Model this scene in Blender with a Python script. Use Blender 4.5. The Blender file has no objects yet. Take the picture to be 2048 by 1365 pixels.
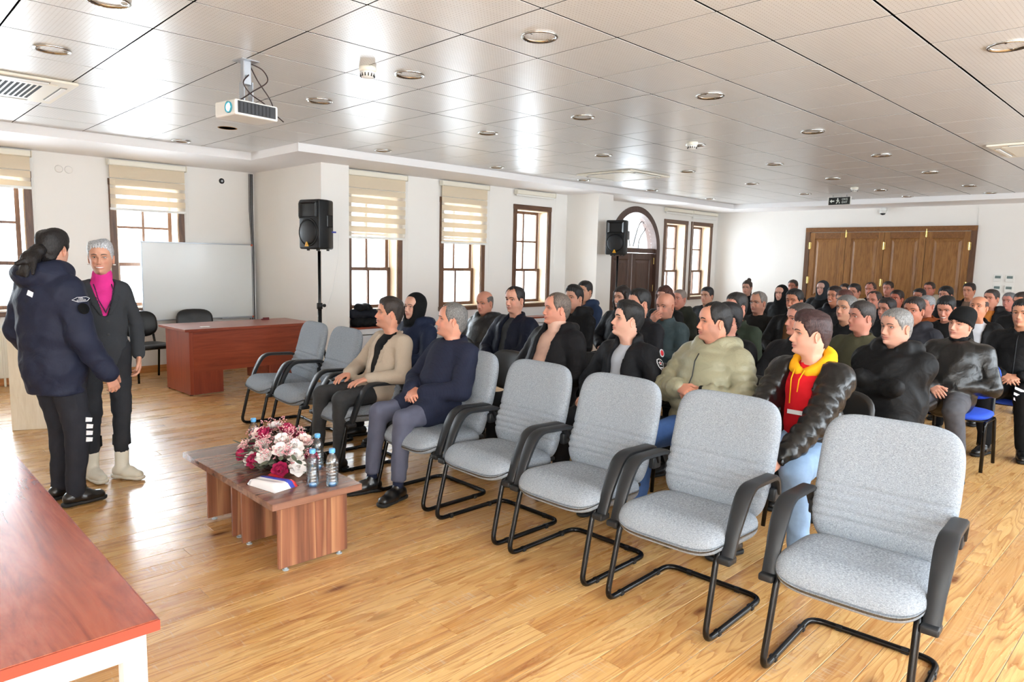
import bpy, bmesh, math, random
import numpy as np
from mathutils import Vector, Matrix, Euler
sc = bpy.context.scene
COL = sc.collection
PI = math.pi
R = math.radians
rng = random.Random(7)

def lin(c):
    return tuple((x/12.92 if x <= .04045 else ((x+.055)/1.055)**2.4) for x in c)
def rgb(r, g, b): return lin((r/255, g/255, b/255))

# ---------------------------------------------------------------- camera
cam = bpy.data.cameras.new('camera')
cam.sensor_width = 36; cam.lens = 1387.15/2048*36
camo = bpy.data.objects.new('camera', cam); COL.objects.link(camo)
yw, pt, ro = R(45.599), R(6.7835), R(1.311)
cf = Vector((math.cos(pt)*math.cos(yw), math.cos(pt)*math.sin(yw), -math.sin(pt)))
cr = Vector((math.sin(yw), -math.cos(yw), 0)); cu = cr.cross(cf)
r2 = cr*math.cos(ro)+cu*math.sin(ro); u2 = -cr*math.sin(ro)+cu*math.cos(ro)
M = Matrix((( r2.x, u2.x, -cf.x, 0), (r2.y, u2.y, -cf.y, 0), (r2.z, u2.z, -cf.z, 1.60), (0, 0, 0, 1)))
camo.matrix_world = M
cam.clip_start = .05
sc.camera = camo
# ---------------------------------------------------------------- light
sc.view_settings.view_transform = 'Standard'; sc.view_settings.look = 'None'
sc.view_settings.gamma = 1; sc.view_settings.use_curve_mapping = False
sc.view_settings.exposure = 0.78
w = bpy.data.worlds.new('overcast_sky'); sc.world = w; w.use_nodes = True
bg = w.node_tree.nodes['Background']; bg.inputs[0].default_value = (.84, .93, 1, 1); bg.inputs[1].default_value = 3.0
def area(name, loc, rot, sx, sy, power, col=(1, 1, 1)):
    l = bpy.data.lights.new(name, 'AREA'); l.shape = 'RECTANGLE'; l.size = sx; l.size_y = sy; l.energy = power; l.color = col
    o = bpy.data.objects.new(name, l); o.location = loc; o.rotation_euler = rot; COL.objects.link(o); return o
# daylight behind the windows of the long wall (outside the building)
area('daylight_long_wall', (9.85, 9.3, 1.9), (R(-90), 0, 0), 9.8, 2.6, 1000, (.80, .91, 1))
area('daylight_front_wall', (1.1, 10.9, 1.9), (R(-90), 0, 0), 6.4, 2.6, 1050, (.80, .91, 1))
# the camera flash bounced off the ceiling
area('bounced_flash', (-.9, -.7, 2.55), (R(-38), R(38), 0), 1.6, 1.6, 520, (.84, .93, 1))
area('rear_fill', (5.5, -2.1, 1.9), (R(78), 0, 0), 9.0, 1.8, 240, (.84, .93, 1))  # added fill panel inside the room, standing in for supposed unseen windows
ZC = 2.81
# ---------------------------------------------------------------- helpers
def link(o, parent=None):
    COL.objects.link(o)
    if parent: o.parent = parent
    return o
def tag(o, label=None, cat=None, group=None, kind=None):
    if label: o['label'] = label
    if cat: o['category'] = cat
    if group: o['group'] = group
    if kind: o['kind'] = kind
    return o
def empty(name, loc=(0, 0, 0), rz=0, parent=None):
    o = bpy.data.objects.new(name, None); o.location = loc; o.rotation_euler = (0, 0, rz); o.empty_display_size = .1
    return link(o, parent)
def mesh_obj(name, v, f, mats, parent=None, smooth=False, midx=None, loc=None):
    me = bpy.data.meshes.new(name)
    me.from_pydata([tuple(p) for p in v], [], [tuple(int(i) for i in q) for q in f])
    if not isinstance(mats, (list, tuple)): mats = [mats]
    for m in mats: me.materials.append(m)
    if midx is not None: me.polygons.foreach_set('material_index', midx)
    if smooth: me.shade_smooth()
    me.update()
    o = bpy.data.objects.new(name, me)
    if loc is not None: o.location = loc
    return link(o, parent)
class MB:
    def __init__(s): s.v = []; s.f = []; s.m = []; s.mi = 0
    def add(s, v, f, T=None):
        n = len(s.v)
        for p in v:
            p = Vector(p)
            s.v.append(T @ p if T is not None else p)
        for q in f: s.f.append([i+n for i in q]); s.m.append(s.mi)
        return s
    def box(s, a, b, T=None, c=0.0):
        (x0, y0, z0), (x1, y1, z1) = a, b
        x0, x1 = min(x0, x1), max(x0, x1); y0, y1 = min(y0, y1), max(y0, y1); z0, z1 = min(z0, z1), max(z0, z1)
        if c <= 0:
            v = [(x0, y0, z0), (x1, y0, z0), (x1, y1, z0), (x0, y1, z0), (x0, y0, z1), (x1, y0, z1), (x1, y1, z1), (x0, y1, z1)]
            f = [(0, 3, 2, 1), (4, 5, 6, 7), (0, 1, 5, 4), (1, 2, 6, 5), (2, 3, 7, 6), (3, 0, 4, 7)]
            return s.add(v, f, T)
        # chamfered on every edge
        bm = bmesh.new(); bmesh.ops.create_cube(bm, size=1)
        for q in bm.verts: q.co = Vector(((x0+x1)/2+q.co.x*(x1-x0), (y0+y1)/2+q.co.y*(y1-y0), (z0+z1)/2+q.co.z*(z1-z0)))
        bmesh.ops.bevel(bm, geom=bm.edges[:], offset=c, segments=1 if c < .006 else 3, affect='EDGES', profile=.5)
        bm.verts.index_update()
        s.add([q.co.copy() for q in bm.verts], [[q.index for q in fc.verts] for fc in bm.faces], T); bm.free(); return s
    def tube(s, pts, r, seg=10, T=None, cap=True, rs=None, flat=None):
        pts = [Vector(p) for p in pts]; n = len(pts)
        d0 = (pts[1]-pts[0]).normalized()
        up = Vector((0, 0, 1)) if abs(d0.z) < .9 else Vector((1, 0, 0))
        a = d0.cross(up).normalized(); v = []
        for i, p in enumerate(pts):
            d = (pts[min(i+1, n-1)]-pts[max(i-1, 0)]).normalized()
            a = (a-d*a.dot(d)).normalized(); b = d.cross(a)
            rr = rs[i] if rs else r
            for k in range(seg):
                t = 2*PI*k/seg; v.append(p+a*math.cos(t)*rr*(flat or 1)+b*math.sin(t)*rr)
        f = []
        for i in range(n-1):
            for k in range(seg):
                k2 = (k+1) % seg; f.append((i*seg+k, i*seg+k2, (i+1)*seg+k2, (i+1)*seg+k))
        if cap: f.append(list(range(seg))[::-1]); f.append([(n-1)*seg+k for k in range(seg)])
        return s.add(v, f, T)
    def lathe(s, prof, seg=20, T=None):
        v = []; f = []; n = len(prof)
        for (r, z) in prof:
            for k in range(seg): t = 2*PI*k/seg; v.append((r*math.cos(t), r*math.sin(t), z))
        for i in range(n-1):
            for k in range(seg):
                k2 = (k+1) % seg; f.append((i*seg+k, i*seg+k2, (i+1)*seg+k2, (i+1)*seg+k))
        if prof[0][0] > 1e-5: f.append(list(range(seg))[::-1])
        if prof[-1][0] > 1e-5: f.append([(n-1)*seg+k for k in range(seg)])
        return s.add(v, f, T)
    def prism(s, poly, z0, z1, T=None):
        n = len(poly); v = [(x, y, z0) for x, y in poly]+[(x, y, z1) for x, y in poly]
        f = [list(range(n))[::-1], [n+i for i in range(n)]]+[(i, (i+1) % n, n+(i+1) % n, n+i) for i in range(n)]
        return s.add(v, f, T)
    def build(s, name, mats, parent=None, smooth=False, loc=None, auto=None):
        o = mesh_obj(name, s.v, s.f, mats, parent, smooth, s.m, loc)
        if auto:
            o.data.shade_smooth()
            o.data.set_sharp_from_angle(angle=R(auto))
        return o
def bezier_path(pts, n=8, rad=.06):
    # polyline with rounded corners
    pts = [Vector(p) for p in pts]; out = [pts[0]]
    for i in range(1, len(pts)-1):
        a, b, c = pts[i-1], pts[i], pts[i+1]
        r = min(rad, (a-b).length*.49, (c-b).length*.49)
        p = b+(a-b).normalized()*r; q = b+(c-b).normalized()*r
        for k in range(n+1):
            t = k/n; out.append(p*(1-t)**2+b*2*t*(1-t)+q*t*t)
    out.append(pts[-1]); return out
def T3(loc=(0, 0, 0), rz=0, rx=0, ry=0, s=1):
    return Matrix.Translation(loc) @ Euler((rx, ry, rz)).to_matrix().to_4x4() @ Matrix.Scale(s, 4)
def shared(name, data, parent=None, loc=(0, 0, 0), rz=0):
    o = bpy.data.objects.new(name, data); o.location = loc; o.rotation_euler = (0, 0, rz); return link(o, parent)
# ---------------------------------------------------------------- materials
class NT:
    def __init__(s, name):
        s.m = bpy.data.materials.new(name); s.m.use_nodes = True; s.t = s.m.node_tree; s.b = s.t.nodes['Principled BSDF']
    def n(s, t, **k):
        q = s.t.nodes.new(t)
        for a, b in k.items(): setattr(q, a, b)
        return q
    def l(s, a, b): s.t.links.new(a, b)
    def set(s, **k):
        for a, b in k.items():
            i = s.b.inputs[a.replace('_', ' ')]
            i.default_value = (*b, 1) if isinstance(b, tuple) and len(b) == 3 else b
        return s
    def coord(s, scale=(1, 1, 1), rot=(0, 0, 0), kind='Object', rnd=False):
        c = s.n('ShaderNodeTexCoord'); m = s.n('ShaderNodeMapping'); m.inputs['Scale'].default_value = scale; m.inputs['Rotation'].default_value = rot
        s.l(c.outputs[kind], m.inputs[0])
        if rnd:
            o = s.n('ShaderNodeObjectInfo'); mu = s.n('ShaderNodeMath', operation='MULTIPLY'); mu.inputs[1].default_value = 37.
            s.l(o.outputs['Random'], mu.inputs[0]); cb = s.n('ShaderNodeCombineXYZ')
            for i in range(3): s.l(mu.outputs[0], cb.inputs[i])
            s.l(cb.outputs[0], m.inputs['Location'])
        return m.outputs[0]
    def noise(s, v, scale, detail=3, rough=.5, dist=0):
        q = s.n('ShaderNodeTexNoise'); q.inputs['Scale'].default_value = scale; q.inputs['Detail'].default_value = detail
        q.inputs['Roughness'].default_value = rough; q.inputs['Distortion'].default_value = dist
        if v is not None: s.l(v, q.inputs['Vector'])
        return q.outputs['Fac']
    def ramp(s, fac, stops):
        q = s.n('ShaderNodeValToRGB'); e = q.color_ramp.elements
        while len(e) < len(stops): e.new(.5)
        for i, (p, c) in enumerate(stops):
            e[i].position = p; e[i].color = (*c, 1) if len(c) == 3 else c
        s.l(fac, q.inputs[0]); return q.outputs['Color']
    def mix(s, fac, a, b, mode='MIX'):
        q = s.n('ShaderNodeMix', data_type='RGBA', blend_type=mode)
        for i, x in ((0, fac), (6, a), (7, b)):
            if hasattr(x, 'is_linked') or hasattr(x, 'links'): s.l(x, q.inputs[i])
            else: q.inputs[i].default_value = (*x, 1) if isinstance(x, tuple) and len(x) == 3 else x
        return q.outputs[2]
    def col(s, c):
        if hasattr(c, 'links'): s.l(c, s.b.inputs['Base Color'])
        else: s.b.inputs['Base Color'].default_value = (*c, 1)
        return s
    def bump(s, h, strength=.3, dist=.01, prev=None):
        q = s.n('ShaderNodeBump'); q.inputs['Strength'].default_value = strength; q.inputs['Distance'].default_value = dist
        s.l(h, q.inputs['Height'])
        if prev is not None: s.l(prev, q.inputs['Normal'])
        s.l(q.outputs[0], s.b.inputs['Normal']); return q.outputs[0]
def plain(name, c, rough=.5, metal=0, bump=0, bscale=60, spec=.5, coat=0):
    n = NT(name); n.col(c).set(Roughness=rough, Metallic=metal, Specular_IOR_Level=spec)
    if coat: n.set(Coat_Weight=coat, Coat_Roughness=.1)
    if bump: n.bump(n.noise(n.coord(), bscale, 3), bump, .005)
    return n.m
MW = {}
def wall_mat():
    n = NT('painted_plaster'); v = n.coord(kind='Object')
    n.col(n.mix(n.noise(v, 1.2, 4), rgb(238, 235, 230), rgb(243, 241, 237))).set(Roughness=.62)
    n.bump(n.noise(v, 90, 3), .06, .004); return n.m
M_wall = wall_mat()
M_soffit = plain('white_painted_plasterboard', rgb(244, 243, 244), .6, bump=.03, bscale=40)
def wood(name, c1, c2, c3=None, scale=1., rough=.4, axis=0, coat=0, dist=2.5, rnd=True, spec=.5):
    n = NT(name)
    sc_ = [9, 9, 9]; sc_[axis] = 0.9
    v = n.coord(tuple(x*scale for x in sc_), rnd=rnd)
    a = n.noise(v, 1.6, 6, .62, dist); b = n.noise(v, 9, 3, .6, .5)
    col = n.ramp(a, [(.32, c2), (.5, c1), (.68, c3 or c1)])
    col = n.mix(.35, col, n.ramp(b, [(.35, c2), (.65, c1)]))
    n.col(col).set(Roughness=rough, Specular_IOR_Level=spec)
    if coat: n.set(Coat_Weight=coat, Coat_Roughness=.12)
    n.bump(b, .08, .003); return n.m
M_dark_wood = wood('dark_stained_timber', rgb(104, 72, 50), rgb(72, 48, 34), rgb(122, 88, 62), rough=.42, axis=2)
M_dark_wood_h = wood('dark_stained_timber_rail', rgb(104, 72, 50), rgb(72, 48, 34), rgb(122, 88, 62), rough=.42, axis=0)
M_arch_wood = wood('walnut_stained_timber', rgb(82, 58, 48), rgb(60, 42, 36), rgb(94, 68, 56), rough=.4, axis=2)
M_oak = wood('oak_stained_timber', rgb(150, 104, 56), rgb(112, 72, 36), rgb(170, 122, 70), rough=.42, axis=2)
M_oak_h = wood('oak_stained_timber_rail', rgb(132, 88, 48), rgb(100, 64, 34), rgb(150, 104, 58), rough=.42, axis=1)
M_cherry = wood('cherry_laminate', rgb(148, 66, 40), rgb(120, 48, 28), rgb(164, 78, 48), rough=.3, axis=0, scale=.55, coat=.2)
M_cherry_v = wood('cherry_laminate_upright', rgb(146, 62, 38), rgb(120, 48, 28), rgb(158, 74, 46), rough=.34, axis=2, scale=.55)
M_desk_top = wood('red_cherry_veneer', rgb(160, 76, 50), rgb(126, 52, 34), rgb(178, 94, 64), rough=.24, axis=1, scale=.6, coat=.3, dist=5)
M_desk_edge = plain('red_edge_banding', rgb(146, 62, 46), .35)
def walnut_stripes():
    n = NT('striped_walnut_laminate'); v = n.coord((1, 1, .03))
    a = n.noise(v, 17, 1, .4, 0); b = n.noise(v, 90, 3, .6)
    c = n.ramp(a, [(.30, rgb(92, 56, 42)), (.43, rgb(132, 82, 60)), (.52, rgb(160, 104, 76)), (.60, rgb(196, 146, 106)), (.64, rgb(126, 76, 56)), (.75, rgb(160, 102, 76))])
    n.col(n.mix(.25, c, n.ramp(b, [(.3, rgb(88, 54, 40)), (.7, rgb(176, 120, 88))]))).set(Roughness=.34); return n.m
M_walnut = walnut_stripes()
def walnut_top():
    n = NT('walnut_laminate_top'); v = n.coord((.05, 1, 1))
    a = n.noise(v, 14, 1, .4, 0); b = n.noise(v, 80, 3, .6)
    c = n.ramp(a, [(.32, rgb(88, 58, 50)), (.48, rgb(120, 82, 68)), (.60, rgb(146, 102, 82)), (.66, rgb(108, 72, 58))])
    n.col(n.mix(.2, c, n.ramp(b, [(.3, rgb(84, 54, 44)), (.7, rgb(150, 108, 86))]))).set(Roughness=.2, Coat_Weight=.3, Coat_Roughness=.08); return n.m
M_walnut_top = walnut_top()
M_black_metal = plain('black_lacquered_steel', rgb(9, 9, 11), .22, 0, spec=.35)
M_black_plastic = plain('black_moulded_plastic', rgb(22, 23, 25), .45, spec=.35, bump=.05, bscale=200)
M_arm_plastic = plain('charcoal_polyurethane', rgb(34, 36, 39), .42, spec=.35, bump=.04, bscale=150)
M_black_vinyl = plain('black_vinyl', rgb(20, 20, 21), .38, bump=.1, bscale=300)
M_black_fabric = plain('black_upholstery', rgb(22, 22, 24), .9, bump=.2, bscale=400)
M_blue_fabric = plain('blue_upholstery', rgb(34, 74, 190), .8, bump=.2, bscale=400)
M_white_metal = plain('white_lacquered_steel', rgb(222, 226, 232), .35)
M_white_plastic = plain('white_plastic', rgb(236, 236, 232), .4)
M_cream_plastic = plain('cream_plastic', rgb(236, 232, 218), .4)
M_chrome = plain('chrome', rgb(205, 205, 202), .14, 1)
M_brass = plain('brass', rgb(212, 184, 116), .25, 1)
M_alu = plain('aluminium', rgb(176, 180, 186), .35, .8)
M_dark = plain('dark_void', rgb(10, 9, 8), .8)
M_gap = plain('black_grid_profile', rgb(8, 8, 9), .9, spec=0.)
M_frost = plain('frosted_lamp_glass', rgb(206, 214, 208), .22)
def glass_mat(name, c=(1, 1, 1), rough=0, gl=.08):
    n = NT(name); t = n.n('ShaderNodeBsdfTransparent'); t.inputs[0].default_value = (*c, 1)
    g = n.n('ShaderNodeBsdfGlossy'); g.inputs['Roughness'].default_value = max(rough, .02)
    lw = n.n('ShaderNodeLayerWeight'); lw.inputs[0].default_value = .35
    mu = n.n('ShaderNodeMath', operation='MULTIPLY_ADD'); mu.inputs[1].default_value = .5; mu.inputs[2].default_value = gl
    n.l(lw.outputs['Fresnel'], mu.inputs[0])
    mx = n.n('ShaderNodeMixShader'); n.l(mu.outputs[0], mx.inputs[0]); n.l(t.outputs[0], mx.inputs[1]); n.l(g.outputs[0], mx.inputs[2])
    n.l(mx.outputs[0], n.t.nodes['Material Output'].inputs[0]); return n.m
M_glass = glass_mat('window_glass', gl=.03)
def panel_mat():
    n = NT('perforated_laminate_ceiling'); v = n.coord((1, 1, 1))
    # rows of punched holes: a dot in every cell of a fine lattice
    sx = n.n('ShaderNodeSeparateXYZ'); n.l(v, sx.inputs[0])
    def cell(o, per, off=0.):
        m = n.n('ShaderNodeMath', operation='MULTIPLY_ADD'); m.inputs[1].default_value = 1/per; m.inputs[2].default_value = off; n.l(o, m.inputs[0])
        f = n.n('ShaderNodeMath', operation='FRACT'); n.l(m.outputs[0], f.inputs[0])
        s_ = n.n('ShaderNodeMath', operation='SUBTRACT'); s_.inputs[1].default_value = .5; n.l(f.outputs[0], s_.inputs[0])
        q = n.n('ShaderNodeMath', operation='POWER'); q.inputs[1].default_value = 2; a = n.n('ShaderNodeMath', operation='ABSOLUTE'); n.l(s_.outputs[0], a.inputs[0]); n.l(a.outputs[0], q.inputs[0]); return q.outputs[0]
    ad = n.n('ShaderNodeMath', operation='ADD'); n.l(cell(sx.outputs[0], .0222), ad.inputs[0]); n.l(cell(sx.outputs[1], .0222), ad.inputs[1])
    lt = n.n('ShaderNodeMath', operation='LESS_THAN'); lt.inputs[1].default_value = .018; n.l(ad.outputs[0], lt.inputs[0])
    base = n.mix(n.noise(n.coord((1.2, 9, 1), rnd=True), 2.2, 4, .6, .6), rgb(208, 209, 209), rgb(221, 222, 221))
    n.col(n.mix(lt.outputs[0], base, rgb(160, 154, 147))).set(Roughness=.36, Specular_IOR_Level=.6, Coat_Weight=.4, Coat_Roughness=.28)
    return n.m
M_panel = panel_mat()
def floor_mat():
    n = NT('worn_pine_floorboard'); oi = n.n('ShaderNodeObjectInfo')
    # cathedral grain: contour lines of a stretched noise field, different on each board
    g = n.noise(n.coord((.55, 6.5, 6.5), rnd=True), 1.25, 2, .45, .35)
    m = n.n('ShaderNodeMath', operation='MULTIPLY'); m.inputs[1].default_value = 15.; n.l(g, m.inputs[0])
    fr = n.n('ShaderNodeMath', operation='FRACT'); n.l(m.outputs[0], fr.inputs[0])
    tone = n.ramp(oi.outputs['Random'], [(0, rgb(190, 142, 86)), (.25, rgb(212, 168, 107)), (.5, rgb(220, 180, 118)), (.75, rgb(206, 158, 95)), (1, rgb(196, 146, 84))])
    c = n.mix(n.ramp(fr.outputs[0], [(0, (.0, .0, .0)), (.55, (.06, .06, .06)), (.86, (.6, .6, .6)), (.96, (.8, .8, .8)), (1, (.0, .0, .0))]), tone, rgb(158, 92, 38))
    fine = n.noise(n.coord((1.6, 60, 60), rnd=True), 2.2, 3, .6)
    c = n.mix(.22, c, n.ramp(fine, [(.35, rgb(196, 138, 76)), (.65, rgb(244, 206, 146))]))
    vo = n.n('ShaderNodeTexVoronoi'); vo.inputs['Scale'].default_value = 1.0; n.l(n.coord((1.5, 4.6, 1), rnd=True), vo.inputs['Vector'])
    c = n.mix(n.ramp(vo.outputs['Distance'], [(.045, (.95, .95, .95)), (.075, (.6, .6, .6)), (.13, (.15, .15, .15)), (.2, (0, 0, 0))]), c, rgb(104, 56, 30))
    # dark resin streaks
    d1 = n.noise(n.coord((.45, 7, 1), rnd=True), 1.7, 5, .68)
    c = n.mix(n.ramp(d1, [(.57, (0, 0, 0)), (.68, (.6, .6, .6))]), c, rgb(140, 78, 36))
    # scuffed, bleached patches across neighbouring boards
    w1 = n.noise(n.coord((.5, 2.2, 1), kind='Object', rnd=True), 1.8, 6, .66)
    w2 = n.noise(n.coord((34, 4, 1)), 2.5, 3, .6)
    mu = n.n('ShaderNodeMath', operation='MULTIPLY'); n.l(w1, mu.inputs[0]); n.l(w2, mu.inputs[1])
    c = n.mix(n.ramp(mu.outputs[0], [(.31, (0, 0, 0)), (.39, (.42, .42, .42))]), c, rgb(204, 188, 166))
    n.col(c); rr = n.ramp(w1, [(.35, (.2, .2, .2)), (.6, (.36, .36, .36))]); n.l(rr, n.b.inputs['Roughness'])
    n.set(Specular_IOR_Level=.4, Coat_Weight=.25, Coat_Roughness=.2)
    n.bump(n.noise(n.coord((3, 30, 1), rnd=True), 3, 4), .12, .004)
    return n.m
M_floor = floor_mat()
def grey_fabric():
    n = NT('grey_woven_upholstery'); v = n.coord((1, 1, 1))
    a = n.noise(n.coord((560, 560, 60)), 1.6, 2, .6); b = n.noise(n.coord((70, 90, 560)), 1.5, 2, .6)
    mu = n.mix(.5, a, b)
    c = n.ramp(mu, [(.32, rgb(92, 98, 106)), (.5, rgb(140, 147, 155)), (.68, rgb(182, 188, 196))])
    n.col(c).set(Roughness=.92, Specular_IOR_Level=.2); n.l(n.noise(v, 3, 2), n.n('ShaderNodeMath').inputs[0])
    n.bump(a, .25, .002); return n.m
M_grey = grey_fabric()
def blind_mat(name, c, tr):
    n = NT(name); n.col(c).set(Roughness=.8)
    t = n.n('ShaderNodeBsdfTranslucent'); t.inputs[0].default_value = (*c, 1)
    mx = n.n('ShaderNodeMixShader'); mx.inputs[0].default_value = tr; n.l(n.b.outputs[0], mx.inputs[1]); n.l(t.outputs[0], mx.inputs[2])
    n.l(mx.outputs[0], n.t.nodes['Material Output'].inputs[0]); return n.m
M_blind = blind_mat('cream_blind_fabric', rgb(240, 226, 202), .25)
def sheer():
    n = NT('sheer_blind_mesh'); n.col(rgb(246, 236, 220)).set(Roughness=.8)
    t = n.n('ShaderNodeBsdfTransparent'); mx = n.n('ShaderNodeMixShader'); mx.inputs[0].default_value = .55
    n.l(n.b.outputs[0], mx.inputs[1]); n.l(t.outputs[0], mx.inputs[2]); n.l(mx.outputs[0], n.t.nodes['Material Output'].inputs[0]); return n.m
M_sheer = sheer()

# ================================================================ SETTING
def struct(name, mb, m, **k):
    o = mb.build(name, m, **k); o['kind'] = 'structure'; return o
X0, X1, Y0, YA, YB = -2.6, 14.4, -2.6, 9.79, 8.15      # room limits; YA wall behind the whiteboard, YB long window wall
ZS = 2.72
# ---- floor: sub-floor and every board
fl = struct('floor', MB().box((X0-.2, Y0-.2, -.12), (X1+.2, YA+.5, -.0035)), plain('pale_joint_putty', rgb(176, 160, 140), .9))
boards = []
y = Y0
bw = .128
row = 0
while y < YA:
    x = X0 - rng.uniform(0, 2.5)
    ymax = YA if True else YB
    while x < X1:
        L = rng.uniform(2.4, 4.4); a = max(x, X0); b = min(x+L, X1)
        if b-a > .05 and not (y > YB+.2 and a > 4.5): boards.append((a, min(b, 4.5) if y > YB+.2 else b, y, min(y+bw, YA)))
        x += L
    y += bw; row += 1
def board_key(b):
    cx, cy = (b[0]+b[1])/2, (b[2]+b[3])/2
    ang = math.degrees(math.atan2(cy, cx))-45.6
    vis = b[1] > 0 and b[3] > .2 and abs(math.degrees(math.atan2(b[3], b[1]))-45.6) < 44
    return (0 if vis else 1, math.hypot(cx, cy))
boards.sort(key=board_key)
for i, (a, b, c, d) in enumerate(boards[:298]):
    hz = rng.uniform(-.0012, 0)
    mb = MB().box((-(b-a)/2+.0008, -(d-c)/2+.0016, -.0034), ((b-a)/2-.0012, (d-c)/2-.0016, hz), c=.0007)
    mb.build('floorboard', M_floor, fl, loc=((a+b)/2, (c+d)/2, 0))
mb = MB()
for (a, b, c, d) in boards[298:]: mb.box((a+.0012, c+.0016, -.0034), (b-.0012, d-.0016, -.0006))
tag(mb.build('floorboard_far', M_floor, fl), kind='stuff')

# ---- walls
def wall_with_openings(name, x0, x1, y0, y1, z0, z1, openings):
    # wall slab along x between y0..y1; openings: list of (xa, xb, za, zb)
    mb = MB(); xs = x0
    for (a, b, c, d) in sorted(openings):
        mb.box((xs, y0, z0), (a, y1, z1)); mb.box((a, y0, z0), (b, y1, c)); mb.box((a, y0, d), (b, y1, z1)); xs = b
    mb.box((xs, y0, z0), (x1, y1, z1)); return struct(name, mb, M_wall)
WZ0, WZ1 = .86, 2.40
win_front = [(-.93, -.13), (.86, 1.64), (2.59, 3.33)]
win_long = [(4.95, 5.69), (6.51, 7.25), (8.02, 8.76), (9.72, 10.2), (12.34, 13.08), (13.37, 14.10)]
wall_with_openings('wall_left', X0, 4.37, YA, YA+.42, 0, ZC+.3, [(a, b, WZ0, WZ1) for a, b in win_front])
# the long wall has the arched doorway: two slabs, the arch header is cut from a polygon
wall_with_openings('wall_left.001', 4.74, 10.55, YB, YB+.42, 0, ZC+.3, [(a, b, WZ0, WZ1) for a, b in win_long[:4]])
wall_with_openings('wall_left.002', 12.03, X1+.4, YB, YB+.42, 0, ZC+.3, [(a, b, WZ0, WZ1) for a, b in win_long[4:]])
ac, ar, az = 11.29, .74, 1.84
mb = MB(); arc = [(ac+ar*math.cos(PI*k/24), az+ar*math.sin(PI*k/24)) for k in range(25)]
poly = [(12.03, ZC+.3)]+[(10.55, ZC+.3)]+[(x, z) for x, z in arc[::-1]]
TX = Matrix(((1, 0, 0, 0), (0, 0, 1, 0), (0, 1, 0, 0), (0, 0, 0, 1)))
for k in range(24):
    (xa, za), (xb, zb) = arc[k+1], arc[k]
    mb.prism([(xa, za), (xb, zb), (xb, ZC+.3), (xa, ZC+.3)], YB, YB+.42, TX)
struct('wall_arch_header', mb, M_wall)
struct('wall_pillar', MB().box((4.37, 7.88, 0), (4.76, YA+.42, ZS+.02)), M_wall)
struct('wall_pillar.001', MB().box((9.25, 7.45, 0), (9.65, YB+.01, ZS+.02)), M_wall)
struct('wall_back', MB().box((X1, 3.12, 0), (X1+.3, YB+.4, ZC+.3)).box((X1-.03, Y0-.3, 0), (X1+.3, 3.12, ZC+.3)), M_wall)
# unseen right wall with its row of windows, and the unseen wall behind the camera
mb = MB(); xs = X0
for k in range(5):
    a = -1+k*3.0; mb.box((xs, Y0-.3, 0), (a, Y0, ZC+.3)); mb.box((a, Y0-.3, 0), (a+1.5, Y0, .9)); mb.box((a, Y0-.3, 2.4), (a+1.5, Y0, ZC+.3)); xs = a+1.5
mb.box((xs, Y0-.3, 0), (X1, Y0, ZC+.3)); struct('wall_right', mb, M_wall)
struct('wall_front', MB().box((X0-.3, Y0-.3, 0), (X0, YA+.4, ZC+.3)), M_wall)
mbb = MB().box((X0, YA-.018, 0), (4.37, YA, .09), c=.003)
struct('baseboard_left', mbb, wood('pine_baseboard', rgb(206, 140, 80), rgb(178, 112, 58), rgb(222, 164, 102), axis=0))
struct('baseboard_left.001', MB().box((4.76, YB-.018, 0), (9.25, YB, .09), c=.003), wood('pine_baseboard_long', rgb(206, 140, 80), rgb(178, 112, 58), rgb(222, 164, 102), axis=0))

# ---- ceiling
ce = struct('ceiling', MB().box((X0-.1, Y0-.1, ZC+.0035), (X1, YA, ZC+.2)), M_gap)
GX, GY = 3.149, 3.651
cells = []
for i in range(-10, 18):
    for j in range(-11, 9):
        xa, ya = GX+.6*i, GY+.6*j
        if xa+.6 > 13.42: 
            xb = 13.42
            if xa > 13.4: continue
        else: xb = xa+.6
        if xa < X0: continue
        if ya < Y0: continue
        lim = 8.45 if xa < 3.7 else 7.25
        if ya > lim-.02: continue
        cells.append((xa, xb, ya, min(ya+.6, lim)))
def ckey(c):
    cx, cy = (c[0]+c[1])/2, (c[2]+c[3])/2
    d = Vector((cx, cy, ZC))-Vector((0, 0, 1.6)); zz = d.dot(cf)
    if zz < .1: return (1, 99)
    px, py = d.dot(r2)/zz, d.dot(u2)/zz
    return (0 if abs(px) < .82 and abs(py) < .6 else 1, d.length)
cells.sort(key=ckey)
LX = [-2.55, -.75, 1.05, 2.85, 4.65, 6.45, 8.25, 10.05, 11.95, 13.25]
LY = [-1.05, .95, 2.75, 3.95, 5.15, 6.95]
lamps = [(x, y) for x in LX for y in LY]+[(2.85, 8.2), (1.05, 8.2)]
GAPX, GAPY = .0050, .0068
tile = MB().box((-.3+GAPX, -.3+GAPY, 0), (.3-GAPX, .3-GAPY, .002))
tmesh = None
for k, (a, b, c, d) in enumerate(cells[:299]):
    full = abs(b-a-.6) < .01 and abs(d-c-.6) < .01
    if full:
        if tmesh is None:
            o = tile.build('ceiling_panel', M_panel, ce, loc=((a+b)/2, (c+d)/2, ZC)); tmesh = o.data
        else: shared('ceiling_panel', tmesh, ce, ((a+b)/2, (c+d)/2, ZC+rng.uniform(-.0008, .0008)))
    else:
        MB().box((-(b-a)/2+GAPX, -(d-c)/2+GAPY, 0), ((b-a)/2-GAPX, (d-c)/2-GAPY, .002)).build('ceiling_panel', M_panel, ce, loc=((a+b)/2, (c+d)/2, ZC))
mb = MB()
for (a, b, c, d) in cells[299:]: mb.box((a+GAPX, c+GAPY, ZC), (b-GAPX, d-GAPY, ZC+.002))
tag(mb.build('ceiling_panel_far', M_panel, ce), kind='stuff')
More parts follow.
